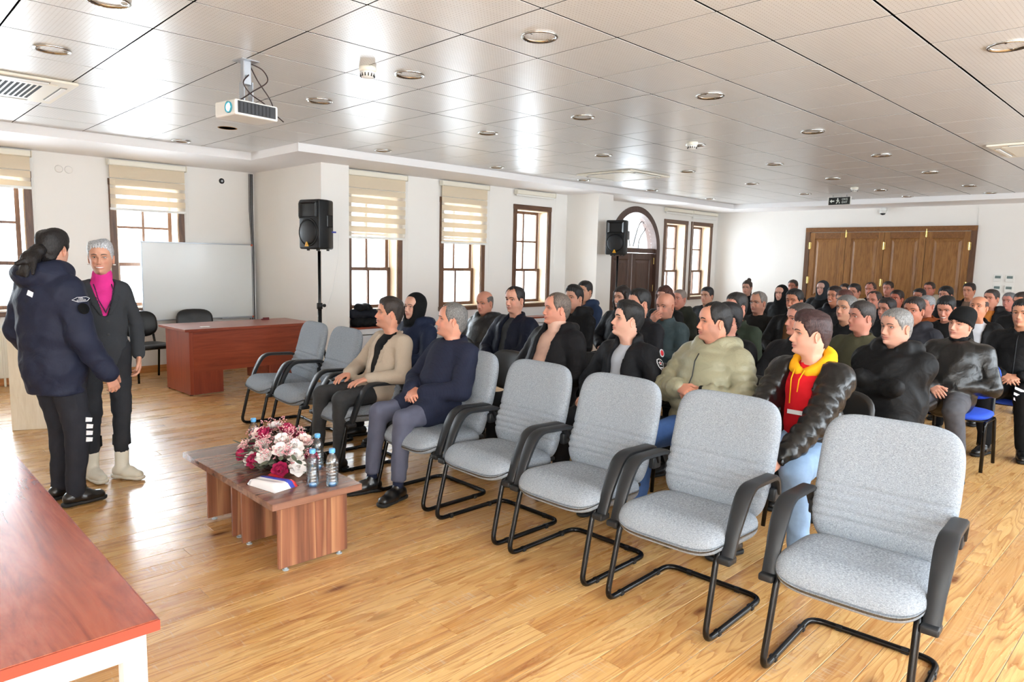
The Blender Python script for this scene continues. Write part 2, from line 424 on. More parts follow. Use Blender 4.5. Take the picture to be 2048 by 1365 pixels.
# plasterboard soffit round the tiles
mb = MB()
mb.box((X0, 8.45, ZS), (4.4, YA+.02, ZC+.030)); mb.box((3.749, 7.25, ZS), (X1, 8.46, ZC+.030)); mb.box((13.42, Y0, ZS), (X1, 7.26, ZC+.030))
struct('trim_1', mb, M_soffit)
# ================================================================ WINDOWS
def window(n, xa, xb, yw, blind=None, depth=.2):
    w = empty('window_%d' % n, ((xa+xb)/2, yw, 0)); w['kind'] = 'structure'
    hw = (xb-xa)/2; c = .075
    o = MB()
    o.box((-hw-c, -.022, WZ0-.07), (-hw, .012, WZ1+.07), c=.003); o.box((hw, -.022, WZ0-.07), (hw+c, .012, WZ1+.07), c=.003)
    o.build('window_casing', M_dark_wood, w)
    o = MB(); o.box((-hw-c-.004, -.024, WZ1), (hw+c+.004, .012, WZ1+.078), c=.003); o.box((-hw-c-.01, -.05, WZ0-.06), (hw+c+.01, .012, WZ0), c=.004)
    o.build('window_frame', M_dark_wood_h, w)
    o = MB(); o.box((-hw, .0, WZ0), (-hw+.012, depth, WZ1)); o.box((hw-.012, 0, WZ0), (hw, depth, WZ1)); o.box((-hw, 0, WZ1-.012), (hw, depth, WZ1)); o.box((-hw, 0, WZ0), (hw, depth, WZ0+.012))
    o.build('window_jamb', plain('pale_jamb_paint', rgb(226, 200, 168), .5) if 'jamb' not in MW else MW['jamb'], w)
    zm = (WZ0+WZ1)/2-.22
    for (za, zb, yy, rows) in ((zm-.02, WZ1-.012, depth, 2), (WZ0+.012, zm+.025, depth-.045, 1)):
        s = empty('window_sash', (0, yy, 0), parent=w)
        f = MB(); t = .045; fw = .05
        f.box((-hw+.014, 0, za), (-hw+.014+fw, t, zb), c=.003); f.box((hw-.014-fw, 0, za), (hw-.014, t, zb), c=.003)
        f.box((-hw+.014+fw, 0, zb-.042), (hw-.014-fw, t, zb)); f.box((-hw+.014+fw, 0, za), (hw-.014-fw, t, za+.045))
        f.build('sash_frame', M_dark_wood, s)
        b_ = MB(); b_.box((-.015, .004, za+.045), (.015, t-.008, zb-.042))
        for r in range(1, rows):
            zz = za+(zb-za)*r/rows; b_.box((-hw+.06, .006, zz-.014), (hw-.06, t-.01, zz+.014))
        b_.build('glazing_bar', M_dark_wood, s)
        for r in range(rows):
            for cx in (-1, 1):
                z0_ = za+.03+(zb-za-.06)*r/rows; z1_ = za+.03+(zb-za-.06)*(r+1)/rows
                MB().box((min(0, cx*(hw-.055)), .018, z0_), (max(0, cx*(hw-.055)), .022, z1_)).build('window_pane', M_glass, s)
    return w
MW['jamb'] = plain('pale_jamb_paint', rgb(226, 200, 168), .5)
wins = []
k = 1
for (a, b) in win_front: window(k, a, b, YA); k += 1
for (a, b) in win_long: window(k, a, b, YB); k += 1
def blind(xc, yw, ztop, zbot, w, label, nband=None, tilt=0):
    r = empty('roller_blind', (xc, yw-.06, 0)); tag(r, label, 'blind', 'zebra roller blinds over the windows')
    MB().box((-w/2, -.035, ztop-.07), (w/2, .035, ztop), c=.012).build('cassette', M_cream_plastic, r)
    for s in (-1, 1): MB().box((s*(w/2+.006)-.006, -.038, ztop-.074), (s*(w/2+.006)+.006, .04, ztop+.002), c=.003).build('end_cap', M_cream_plastic, r)
    h = ztop-.07-zbot
    if h > .1:
        z = ztop-.06; i = 0
        MB().box((-w/2+.012, .012, zbot+.01), (w/2-.012, .0135, ztop-.05)).build('sheer_fabric', M_sheer, r)
        while z > zbot+.03:
            bh = .075 if i > 0 else .16
            zb = max(z-bh, zbot+.01)
            MB().box((-w/2+.01, .004, zb), (w/2-.01, .007, z)).build('fabric_band', M_blind, r); z = zb-(.038 if i > 0 else .012)-.004*i; i += 1
    MB().box((-w/2+.004, -.006, zbot-.012), (w/2-.004, .016, zbot+.018), c=.004).build('bottom_rail', M_white_plastic, r)
    MB().tube([(w/2+.012, -.02, ztop-.04), (w/2+.02, -.02, ztop-.9), (w/2+.012, -.02, ztop-1.5)], .0022, 5).build('pull_cord', M_white_plastic, r)
    return r
blind(1.25, YA, 2.705, 2.28, .93, 'cream zebra roller blind half down over the window above the radiator')
blind(2.965, YA, 2.705, 2.10, .91, 'cream zebra roller blind half down on the window behind the whiteboard')
blind(5.33, YB, 2.705, 1.83, .93, 'cream zebra roller blind half down on the window beside the pillar with the near loudspeaker')
blind(6.88, YB, 2.705, 1.81, .91, 'cream zebra roller blind half down on the second window from the near pillar')
blind(8.40, YB, 2.705, 2.62, .90, 'roller blind fully rolled up above the third window from the near pillar')
blind(9.94, YB, 2.705, 1.9, .62, 'blind mostly hidden by the far pillar beside the arched door')
blind(12.73, YB, 2.705, 2.60, .98, 'rolled up blind above the first window past the arched door')
blind(13.74, YB, 2.705, 2.56, .98, 'rolled up blind above the last window before the back wall')

# ================================================================ DOORS
def raised_panel(x0, x1, z0, z1, y, t=.03, mb=None):
    mb = mb or MB(); b = .035
    # recess floor, then a raised field with sloping shoulders, facing -y
    v = []; f = []
    lv = [(0, y), (.012, y+.018), (.03, y+.018), (.075, y+.004)]
    for d, yy in lv: v += [(x0+d, yy, z0+d), (x1-d, yy, z0+d), (x1-d, yy, z1-d), (x0+d, yy, z1-d)]
    for i in range(len(lv)-1):
        for k in range(4): f.append((i*4+k, i*4+(k+1) % 4, i*4+4+(k+1) % 4, i*4+4+k))
    f.append([len(v)-4+k for k in range(4)]); mb.add(v, f); return mb
def door_leaf(w, h, mat, mat_h, parent, x, panels, y=0, st=.1, name='door_leaf'):
    lf = empty(name, (x, y, 0), parent=parent)
    mb = MB()
    mb.box((0, 0, 0), (st, .045, h), c=.003); mb.box((w-st, 0, 0), (w, .045, h), c=.003); mb.build('door_stile', mat, lf)
    mb = MB(); zs = [0]+[p for pr in panels for p in pr]+[h]
    for i in range(0, len(zs), 2): mb.box((st, .001, zs[i]), (w-st, .044, zs[i+1]))
    mb.build('door_rail', mat_h, lf)
    for (a, b) in panels: raised_panel(st, w-st, a, b, .004).build('door_panel', mat, lf)
    return lf
d = empty('door_1', (ac, YB, 0)); d['kind'] = 'structure'
mb = MB(); oc = [(.74+.085), .74-.03]
for k in range(28):
    a0, a1 = PI*k/28, PI*(k+1)/28
    mb.prism([(oc[0]*math.cos(a0), az+oc[0]*math.sin(a0)), (oc[1]*math.cos(a0), az+oc[1]*math.sin(a0)), (oc[1]*math.cos(a1), az+oc[1]*math.sin(a1)), (oc[0]*math.cos(a1), az+oc[0]*math.sin(a1))][::-1], -.03, .2, TX)
mb.box((-.825, -.03, 0), (-.71, .2, az)); mb.box((.71, -.03, 0), (.825, .2, az)); mb.build('door_frame', M_arch_wood, d)
MB().box((-.72, .02, az-.07), (.72, .14, az+.02), c=.004).build('door_transom', M_arch_wood, d)
door_leaf(.70, az-.08, M_arch_wood, M_arch_wood, d, -.71, [(.12, .72), (.82, az-.2)], y=.05)
door_leaf(.70, az-.08, M_arch_wood, M_arch_wood, d, .01, [(.12, .72), (.82, az-.2)], y=.05)
arcp = [(.71*math.cos(PI*k/24), az+.71*math.sin(PI*k/24)) for k in range(25)]
mb = MB().prism(arcp, .1, .106, TX); mb.build('fanlight_glass', M_glass, d)
mb = MB()
for s in (-1, 1):
    mb.tube([(s*(.05+.33*t), .08, az+.05+.5*math.sin(t*PI*.62)) for t in [i/14 for i in range(15)]], .009, 6)
    mb.tube([(s*.22, .08, az+.02), (s*.24, .08, az+.16), (s*.3, .08, az+.27), (s*.42, .08, az+.38), (s*.44, .08, az+.42)], .009, 6)
mb.build('wrought_iron_scroll', M_black_metal, d)
for z in (.4, 1.0, 1.55):
    for s in (-1, 1): MB().tube([(s*.715, .03, z), (s*.715, .03, z+.13)], .012, 8).build('brass_hinge', M_brass, d)
# wide folding door in the back wall: faces -x, so build facing -y and turn
d2 = empty('door_2', (X1, 6.11, 0), R(-90)); d2['kind'] = 'structure'
W = 3.0; Hh = 2.36
MB().box((0, -.06, 0), (.09, .0, Hh), c=.004).box((W-.09, -.06, 0), (W, .0, Hh), c=.004).build('door_frame', M_dark_wood, d2)
MB().box((0, -.062, Hh-.09), (W, .0, Hh), c=.004).build('door_frame', M_oak_h, d2)
lw_ = (W-.18)/4
for i in range(4): door_leaf(lw_-.008, Hh-.1, M_oak, M_oak_h, d2, .094+i*lw_, [(.12, .85), (.98, Hh-.22)], y=-.05)
for (x, z) in ((.1, 2.0), (.1, 1.3), (W/2, 2.0), (W/2, 1.3), (W-.1, 2.0), (W-.1, 1.3)):
    MB().box((x-.028, -.062, z-.07), (x+.028, -.045, z+.07), c=.003).tube([(x, -.062, z-.07), (x, -.062, z+.07)], .008, 8).build('brass_hinge', M_brass, d2)
for x in (.094+lw_, .094+3*lw_): MB().box((x-.018, -.06, Hh-.2), (x+.018, -.045, Hh-.08), c=.003).tube([(x, -.06, Hh-.2), (x, -.06, Hh-.05)], .006, 8).build('brass_bolt', M_brass, d2)

# ================================================================ FIXTURES ON CEILING AND WALLS
def downlight():
    r = empty('downlight'); tag(r, 'small round chrome downlight far down the ceiling towards the back wall', 'light', 'round chrome recessed downlights in the ceiling')
    MB().lathe([(.098, .004), (.104, -.006), (.098, -.011), (.088, -.008), (.082, .0), (.082, .004)], 32).build('chrome_ring', M_chrome, r, smooth=True)
    MB().lathe([(.0001, .001), (.083, .001), (.083, .006)], 32).build('glass_disc', M_frost, r)
    MB().box((-.086, -.007, -.007), (-.06, .007, -.002), c=.002).box((.06, -.007, -.007), (.086, .007, -.002), c=.002).build('spring_clip', M_chrome, r)
    return r
proto = None
for (x, y) in lamps:
    if y < 0 or x < 1: continue
    if (abs(x-2.85) < .01 and abs(y-6.95) < .01): continue
    if x > 6 and y < 2: continue
    if x == 1.05 and y in (.95, 2.75): continue
    if x == 2.85 and y == .95: continue
    if x == 1.05 and y == 8.2: continue
    if x == 13.25 and y == 6.95: continue
    LB = {(2.85, 3.95): 'chrome downlight right of the smoke detector near the projector', (2.85, 5.15): 'chrome downlight right behind the projector', (2.85, 8.2): 'chrome downlight at the ceiling edge above the whiteboard', (2.85, 2.75): 'largest chrome downlight at the top centre of the photo',
          (4.65, .95): 'chrome downlight cut by the right edge of the photo', (1.05, 3.95): 'chrome downlight cut by the top edge of the photo at the left', (1.05, 5.15): 'chrome downlight above the cassette air conditioner at the left', (1.05, 6.95): 'chrome downlight beyond the left air conditioner',
          (4.65, 2.75): 'chrome downlight in the second light row, nearest the right of the photo', (4.65, 3.95): 'chrome downlight, third from the near pillar in the second light row', (4.65, 5.15): 'chrome downlight, second from the near pillar in the second light row', (4.65, 6.95): 'chrome downlight nearest the near pillar soffit',
          (6.45, 2.75): 'chrome downlight in the third light row, nearest the right of the photo', (6.45, 3.95): 'chrome downlight touching the mid-room smoke detector', (6.45, 5.15): 'chrome downlight in the third light row, second from the windows', (6.45, 6.95): 'chrome downlight in the third light row, closest to the windows'}
    if proto is None: proto = downlight(); proto.location = (x, y, ZC); proto['label'] = LB[(x, y)]; proto['group'] = 'round chrome recessed downlights near the camera'
    else:
        c = proto.copy(); COL.objects.link(c); c.location = (x, y, ZC)
        if (x, y) in LB: c['label'] = LB[(x, y)]
        else: c['label'] = 'small far chrome downlight, %s row counted from the projector, %s' % ({8.25: 'fourth', 10.05: 'fifth', 11.95: 'sixth', 13.25: 'seventh'}[x], {2.75: 'fourth from the windows', 3.95: 'third from the windows', 5.15: 'second from the windows', 6.95: 'closest to the windows'}[y]); c['group'] = 'small far downlights'
        for ch in proto.children: q = ch.copy(); q.parent = c; COL.objects.link(q)
r = empty('downlight_hole', (2.87, 6.99, ZC)); tag(r, 'open round hole in the ceiling where a downlight is missing', 'hole')
MB().lathe([(.0001, -.0015), (.082, -.0015)], 28).build('dark_opening', M_dark, r)
MB().lathe([(.078, -.001), (.09, -.003), (.092, .001)], 28).build('cut_edge', plain('raw_board_edge', rgb(176, 138, 92), .8), r)
def smoke(x, y, label, deep=1.):
    r = empty('smoke_detector', (x, y, ZC)); tag(r, label, 'detector', 'round smoke detectors on the ceiling')
    MB().lathe([(.055, 0), (.057, -.02), (.05, -.03)], 28).build('base', M_cream_plastic, r, smooth=True)
    MB().lathe([(.05, -.028), (.047, -.05), (.036, -.066), (.016, -.072), (.0001, -.073)], 28).build('dome', M_white_plastic, r, smooth=True)
    for k in range(14):
        t = 2*PI*k/14; MB().box((-.003, -.002, -.062), (.003, .004, -.042), T=Matrix.Rotation(t, 4, 'Z') @ Matrix.Translation((0, .0445, 0))).build('vent_slot', M_dark, r)
smoke(2.57, 4.02, 'white smoke detector hanging near the projector'); smoke(6.32, 3.91, 'smoke detector beside a downlight at mid room'); smoke(11.37, 4.14, 'smoke detector near the exit sign')
# projector on its ceiling pole
r = empty('projector', (1.97, 4.49, 0), R(8)); tag(r, 'white ceiling projector with black vent and glowing lens on a metal mount', 'projector')
MB().box((-.06, -.06, ZC-.006), (.06, .06, ZC), c=.001).box((-.027, -.02, 2.66), (.027, .02, ZC), c=.004).box((-.033, -.026, 2.55), (-.027, .026, 2.68)).box((.027, -.026, 2.55), (.033, .026, 2.68)).build('mount_pole', M_alu, r)
MB().box((-.15, -.12, 2.445), (.15, .12, 2.54), c=.012).build('body', M_white_plastic, r)
MB().box((-.135, -.1225, 2.458), (.13, -.1195, 2.53), c=.001).build('vent_panel', plain('projector_black_grille', rgb(34, 34, 38), .4), r)
for k in range(9): MB().box((-.125+.026*k, -.124, 2.464), (-.118+.026*k, -.121, 2.524)).build('vent_slat', M_black_plastic, r)
TL = Matrix.Rotation(R(-90), 4, 'Y')
mb = MB().lathe([(.034, 0), (.036, .012), (.03, .014), (.026, .004), (.0001, .002)], 24, T=Matrix.Translation((-.149, -.05, 2.492)) @ TL)
mb.build('lens_ring', plain('blue_lens_ring', rgb(60, 150, 170), .2), r, smooth=True)
em = NT('lit_projector_lens'); em.set(Emission_Strength=5.); em.b.inputs['Emission Color'].default_value = (.55, .9, 1, 1)
MB().lathe([(.0001, .012), (.022, .008), (.025, .003)], 20, T=Matrix.Translation((-.151, -.05, 2.492)) @ TL).build('lens', em.m, r, smooth=True)
cabm = plain('dark_brown_cable', rgb(40, 22, 22), .5)
for k, pts in enumerate([[(.03, 0, 2.8), (.1, -.03, 2.77), (.12, -.05, 2.70), (.02, -.04, 2.62), (-.06, -.04, 2.56), (-.1, -.03, 2.54)],
                         [(.03, .01, 2.8), (.06, -.03, 2.7), (.14, -.04, 2.6), (.18, -.03, 2.53)],
                         [(.0, -.03, 2.72), (-.05, -.05, 2.66), (.0, -.05, 2.6), (.1, -.04, 2.56), (.2, -.03, 2.5), (.25, -.03, 2.47)]]):
    P = [Vector(p) for p in pts]; o = []
    for i in range(len(P)-1):
        a, b, c, d_ = P[max(i-1, 0)], P[i], P[i+1], P[min(i+2, len(P)-1)]
        for t in [j/6 for j in range(6)]: o.append(.5*((2*b)+(c-a)*t+(2*a-5*b+4*c-d_)*t*t+(3*b-a-3*c+d_)*t**3))
    o.append(P[-1]); MB().tube(o, .004, 6).build('cable', cabm, r, smooth=True)
# ceiling cassette air conditioners
def cassette(x, y, label, rz=0):
    r = empty('air_conditioner', (x, y, ZC), rz); tag(r, label, 'air conditioner')
    mb = MB().box((-.47, -.47, -.022), (.47, .47, -.001), c=.008); mb.box((-.36, -.36, -.030), (.36, .36, -.02), c=.006); mb.build('face_panel', M_cream_plastic, r)
    for k in range(4):
        T = Matrix.Rotation(k*PI/2, 4, 'Z')
        MB().box((-.3, .385, -.0245), (.3, .43, -.0215), T=T).build('air_slot', plain('grey_slot', rgb(150, 150, 145), .5) if 'gs' not in MW else MW['gs'], r)
        MW['gs'] = bpy.data.materials['grey_slot']
        MB().box((-.29, .39, -.034), (.29, .425, -.026), T=T @ Matrix.Rotation(R(0), 4, 'X'), c=.002).build('louver', M_white_plastic, r)
    if x > 2: return
    mb = MB()
    for i in range(17):
        for j in range(17): mb.box((-.29+.034*i, -.29+.034*j, -.0312), (-.27+.034*i, -.262+.034*j, -.0301))
    tag(mb.build('intake_grille', M_dark, r), kind='stuff')
cassette(.92, 6.5, 'cream ceiling air conditioner cassette at the far left above the officer')
cassette(8.62, 1.3, 'ceiling air conditioner cassette at the right edge'); cassette(8.1, 6.1, 'ceiling air conditioner cassette near the far pillar, washed out by window light')
# exit sign
r = empty('exit_sign', (12.47, 4.77, ZC), R(-90-6)); tag(r, 'black EXIT sign with white arrow and running figure hanging from the ceiling', 'sign')
MB().box((-.005, -.004, -.03), (.005, .004, 0), T=Matrix.Translation((-.12, 0, 0))).box((-.005, -.004, -.03), (.005, .004, 0), T=Matrix.Translation((.12, 0, 0))).build('hanger', M_alu, r)
MB().box((-.2, -.012, -.17), (.2, .012, -.03), c=.004).build('housing', M_white_plastic, r)
MB().box((-.185, -.0145, -.162), (.185, -.011, -.038)).build('sign_face', plain('sign_black', rgb(22, 26, 24), .4), r)
wm = plain('sign_white', rgb(226, 232, 226), .5)
def flat_poly(poly, name, m, par, y=-.0165, t=.002): return MB().prism(poly, y, y+t, TX).build(name, m, par)
flat_poly([(-.165, -.1), (-.13, -.07), (-.13, -.09), (-.085, -.09), (-.085, -.11), (-.13, -.11), (-.13, -.13)], 'arrow', wm, r)
mb = MB(); mb.lathe([(.0001, 0), (.011, 0), (.011, .002)], 12, T=Matrix.Translation((-.025, -.0165, -.062)) @ Matrix.Rotation(R(90), 4, 'X'))
for pl in ([(-.04, -.078), (-.02, -.072), (-.012, -.105), (-.03, -.108)], [(-.03, -.1), (-.012, -.1), (-.045, -.148), (-.055, -.14)], [(-.022, -.1), (-.01, -.105), (.012, -.12), (.008, -.145), (-.0, -.145), (.0, -.124)], [(-.04, -.078), (-.055, -.095), (-.049, -.1), (-.034, -.085)], [(-.02, -.076), (.004, -.092), (.0, -.098), (-.02, -.086)]):
    mb.prism(pl, -.0165, -.0145, TX)
mb.build('running_figure', wm, r)
def text(s, size, loc, rot, mat, parent, name='lettering', ext=.0008, align='CENTER'):
    cu_ = bpy.data.curves.new(name, 'FONT'); cu_.body = s; cu_.size = size; cu_.extrude = ext; cu_.align_x = align; cu_.align_y = 'CENTER'; cu_.resolution_u = 2
    cu_.materials.append(mat); tmp = bpy.data.objects.new('tmp_text', cu_); COL.objects.link(tmp); dg = bpy.context.evaluated_depsgraph_get(); me = bpy.data.meshes.new_from_object(tmp.evaluated_get(dg)); bpy.data.objects.remove(tmp)
    o = bpy.data.objects.new(name, me); o.location = loc; o.rotation_euler = rot; return link(o, parent)
text('ÇIKIŞ', .042, (.095, -.016, -.075), (R(90), 0, 0), wm, r); text('EXIT', .048, (.095, -.016, -.125), (R(90), 0, 0), wm, r)
r = empty('dome_camera', (X1, 4.66, 2.63)); tag(r, 'small white dome security camera on the wall above the wide oak doors', 'camera')
MB().box((-.09, -.055, .02), (0, .055, .075), c=.015).build('bracket', M_white_plastic, r)
MB().lathe([(.0001, .03), (.058, .03), (.06, -.005), (.052, -.02)], 24, T=Matrix.Translation((-.09, 0, 0))).build('shell', M_white_plastic, r, smooth=True)
MB().lathe([(.05, -.018), (.036, -.045), (.0001, -.056)], 20, T=Matrix.Translation((-.09, 0, 0))).build('dome', plain('smoked_dome', rgb(40, 42, 44), .1), r, smooth=True)
for i, (y, z, q) in enumerate([(2.745, 1.455, 'upper pair, next to the oak doors'), (2.575, 1.455, 'upper pair, away from the oak doors'), (2.745, 1.275, 'lower pair, next to the oak doors'), (2.575, 1.275, 'lower pair, away from the oak doors')]):
    r = empty('thermostat', (X1-.03, y, z)); tag(r, 'white wall thermostat, ' + q, 'thermostat', 'four white thermostats on the back wall')
    MB().box((-.022, -.062, -.062), (0, .062, .062), c=.006).build('case', M_white_plastic, r)
    MB().box((-.024, -.042, -.004), (-.021, .042, .04)).build('display', plain('grey_green_display', rgb(110, 128, 128), .3), r)
for x, q in ((2.0, 'left'), (2.1, 'right')):
    r = empty('wall_cover', (x, YA, 2.535)); tag(r, 'round cream blanking cover on the front wall, the %s one of two' % q, 'cover', 'round blanking covers between the windows')
    MB().lathe([(.0001, .008), (.036, .006), (.043, 0)], 28, T=Matrix.Rotation(R(90), 4, 'X')).build('disc', M_wall, r, smooth=True)
r = empty('wall_hole', (3.92, YA, 2.57)); tag(r, 'dark round hole in the wall above the whiteboard', 'hole')
MB().lathe([(.0001, .002), (.034, .002), (.038, .0)], 24, T=Matrix.Rotation(R(90), 4, 'X')).build('opening', M_dark, r)
MB().lathe([(.016, .004), (.014, .008), (.0001, .01)], 12, T=Matrix.Translation((.004, 0, 0)) @ Matrix.Rotation(R(90), 4, 'X')).build('pipe_end', M_alu, r)
r = empty('cable_bundle', (4.34, YA-.03, 0)); tag(r, 'bundle of black and grey cables running down the corner of the wall', 'cable')
for k in range(5):
    dx = -.012*k; m = M_black_plastic if k % 2 == 0 else plain('grey_cable_%s' % 'abcde'[k], rgb(150, 152, 156), .5); m.name = 'grey_cable'
    pts = [(dx, 0, 2.70), (dx-.004, .005, 2.2), (dx*.6, -.005, 1.6), (dx*1.6-.008, 0, 1.0), (dx*1.2, 0, .15)]
    MB().tube(pts, .0055 if k < 3 else .004, 6).build('cable', m, r, smooth=True)
# whiteboard leaning on the wall
r = empty('whiteboard', (3.56, YA-.085, 0)); tag(r, 'large white dry-erase board with grey aluminium frame mounted on the front wall', 'whiteboard')
wbm = NT('glossy_white_board'); wbm.col(rgb(228, 231, 230)).set(Roughness=.22); wbm.bump(wbm.noise(wbm.coord(), 3, 2), .05, .01)
MB().box((-.715, -.006, .70), (.715, .02, 1.70)).build('board', wbm.m, r)
mb = MB().box((-.73, -.014, .69), (-.715, .022, 1.71), c=.003).box((.715, -.014, .69), (.73, .022, 1.71), c=.003).box((-.73, -.014, 1.70), (.73, .022, 1.715), c=.003).box((-.73, -.014, .685), (.73, .022, .70), c=.003)
mb.build('frame', M_alu, r)
MB().box((.25, -.08, .68), (.68, -.012, .69)).box((.25, -.082, .68), (.68, -.078, .70)).build('pen_tray', M_alu, r)
cm = plain('orange_corner_cap', rgb(196, 92, 60), .4)
for (x, z) in ((.722, 1.705), (.722, .69)): MB().box((x-.014, -.018, z-.014), (x+.012, .02, z+.012), c=.003).build('corner_cap', cm, r)
# radiator under the first window
r = empty('radiator', (.95, YA-.08, 0)); tag(r, 'white ribbed panel radiator under the window at the left edge', 'radiator')
mb = MB().box((-.5, -.04, .1), (.5, .03, .68), c=.006); mb.build('panel', M_cream_plastic, r)
for k in range(20): MB().box((-.478+.05*k, -.05, .13), (-.452+.05*k, -.036, .65), c=.004).build('rib', M_cream_plastic, r)
MB().box((-.4, -.02, .0), (-.38, .0, .1)).box((.38, -.02, 0), (.4, 0, .1)).build('leg', M_cream_plastic, r)

# ================================================================ LOUDSPEAKERS
def speaker(x, y, zb, rz, label, slabel, cable):
    s = empty('speaker_stand', (x, y, 0), rz); tag(s, slabel, 'stand', 'black tripod speaker stands')
    MB().tube([(0, 0, .22), (0, 0, zb-.019)], .0175, 14).build('pole', M_black_metal, s, smooth=True)
    MB().tube([(0, 0, .2), (0, 0, 1.02)], .024, 14).build('sleeve', M_black_metal, s, smooth=True)
    MB().lathe([(.024, .96), (.034, .965), (.034, 1.03), (.024, 1.035)], 14).build('collar', M_black_plastic, s, smooth=True)
    MB().tube([(.02, 0, 1.0), (.065, 0, 1.0)], .008, 8).lathe([(.0001, 0), (.02, 0), (.02, .02), (.0001, .02)], 8, T=Matrix.Translation((.06, 0, 1)) @ Matrix.Rotation(R(90), 4, 'Y')).build('knob', M_black_plastic, s)
    MB().lathe([(.024, .56), (.036, .57), (.036, .62), (.024, .63)], 14).build('hub', M_black_plastic, s, smooth=True)
    for k in range(3):
        a = k*2*PI/3+.4; c_, s_ = math.cos(a), math.sin(a)
        lg = MB().tube([(c_*.03, s_*.03, .6), (c_*.30, s_*.30, .03)], .012, 8).build('leg', M_black_metal, s, smooth=True)
        MB().tube([(c_*.285, s_*.285, .04), (c_*.315, s_*.315, .012)], .016, 8).build('rubber_foot', M_black_plastic, lg)
        MB().tube([(c_*.02, s_*.02, .24), (c_*.18, s_*.18, .29)], .008, 6).build('brace', M_black_metal, s, smooth=True)
    r = empty('loudspeaker', (x, y, zb), rz); tag(r, label, 'loudspeaker', 'black loudspeakers on stands')
    # front faces local -x; trapezoid cabinet with rounded edges
    h = .56
    P = [(-.15, -.17), (-.15, .17), (.0, .165), (.13, .10), (.13, -.10), (.0, -.165)]
    bm = bmesh.new()
    vs = [bm.verts.new((px, py, 0)) for px, py in P]; f = bm.faces.new(vs)
    ex = bmesh.ops.extrude_face_region(bm, geom=[f]); bmesh.ops.translate(bm, verts=[v for v in ex['geom'] if isinstance(v, bmesh.types.BMVert)], vec=(0, 0, h))
    bmesh.ops.recalc_face_normals(bm, faces=bm.faces); bmesh.ops.bevel(bm, geom=bm.edges[:], offset=.022, segments=3, affect='EDGES', profile=.5)
    bm.verts.index_update(); MB().add([v.co.copy() for v in bm.verts], [[v.index for v in fc.verts] for fc in bm.faces]).build('cabinet', M_black_plastic, r, smooth=True); bm.free()
    TF = Matrix.Translation((-.150, 0, 0)) @ Matrix.Rotation(R(-90), 4, 'Y')
    mb = MB().lathe([(.158, -.004), (.160, .008), (.152, .014), (.148, .010)], 40, T=Matrix.Translation((-.150, 0, .19)) @ Matrix.Rotation(R(-90), 4, 'Y')); mb.build('woofer_rim', M_black_plastic, r, smooth=True)
    g = NT('perforated_steel_grille'); g.col(rgb(26, 27, 30)).set(Roughness=.5, Metallic=.3)
    MB().lathe([(.150, .008), (.12, .020), (.06, .028), (.0001, .030)], 36, T=Matrix.Translation((-.150, 0, .19)) @ Matrix.Rotation(R(-90), 4, 'Y')).build('woofer_grille', g.m, r, smooth=True)
    # horn mouth
    v = []; f = []
    for d_, yy, zz in ((0, .135, .085), (.035, .07, .05), (.05, .03, .03)):
        v += [(-.153+d_, -yy, .44-zz), (-.153+d_, yy, .44-zz), (-.153+d_, yy, .44+zz), (-.153+d_, -yy, .44+zz)]
    for i in range(2):
        for k in range(4): f.append((i*4+k, i*4+(k+1) % 4, i*4+4+(k+1) % 4, i*4+4+k))
    f.append((8, 9, 10, 11)); MB().add([(x_-.012, y_, z_) for x_, y_, z_ in v], f).build('horn', plain('horn_black', rgb(12, 12, 13), .3), r)
    mb = MB()
    for yy in (-.145, .145): mb.box((-.168, yy-.009, .36), (-.148, yy+.009, .52), c=.004)
    mb.box((-.168, -.15, .522), (-.148, .15, .534), c=.004); mb.box((-.168, -.15, .345), (-.148, .15, .357), c=.004)
    mb.build('horn_surround', M_black_plastic, r)
    MB().prism([(-.03, .03), (.03, .03), (.006, .082), (-.006, .082)], -.1845, -.176, Matrix(((0, 0, 1, 0), (1, 0, 0, 0), (0, 1, 0, .0), (0, 0, 0, 1)))).build('badge', plain('yellow_badge', rgb(234, 176, 40), .4), r)
    MB().prism([(-.018, .037), (.018, .037), (.0, .066)], -.1865, -.184, Matrix(((0, 0, 1, 0), (1, 0, 0, 0), (0, 1, 0, .0), (0, 0, 0, 1)))).build('badge_mark', plain('badge_dark_yellow', rgb(200, 134, 20), .4), r)
    for sx in (-.09, .06):
        for yy in (-.08, .08): MB().lathe([(.018, 0), (.016, -.018), (.0001, -.018)], 10, T=Matrix.Translation((sx, yy, .001))).build('rubber_foot', M_black_plastic, r)
    MB().box((-.03, -.174, .25), (.06, -.150, .39), c=.01).build('side_handle', plain('handle_recess_black', rgb(10, 10, 10), .3), r)
    if cable:
        c = MB().tube([(.1, -.12, .2), (.16, -.15, .19), (.17, -.13, -.1), (.14, -.06, -.5), (.06, -.02, -.75), (.12, -.04, -1.1), (.15, -.02, -1.5)], .003, 6).build('cable', M_white_plastic, r, smooth=True)
        MB().tube([(.08, -.115, .2), (.13, -.14, .2)], .009, 8).build('blue_plug', plain('blue_plug', rgb(52, 64, 160), .4), r)
speaker(4.05, 7.36, 1.655, R(12), 'black loudspeaker with yellow triangle badge on the stand by the near pillar', 'black tripod stand holding the loudspeaker by the red desk', True)
speaker(9.3, 7.05, 1.70, R(18), 'black loudspeaker on the stand in front of the arched door', 'black tripod stand in front of the far pillar', False)

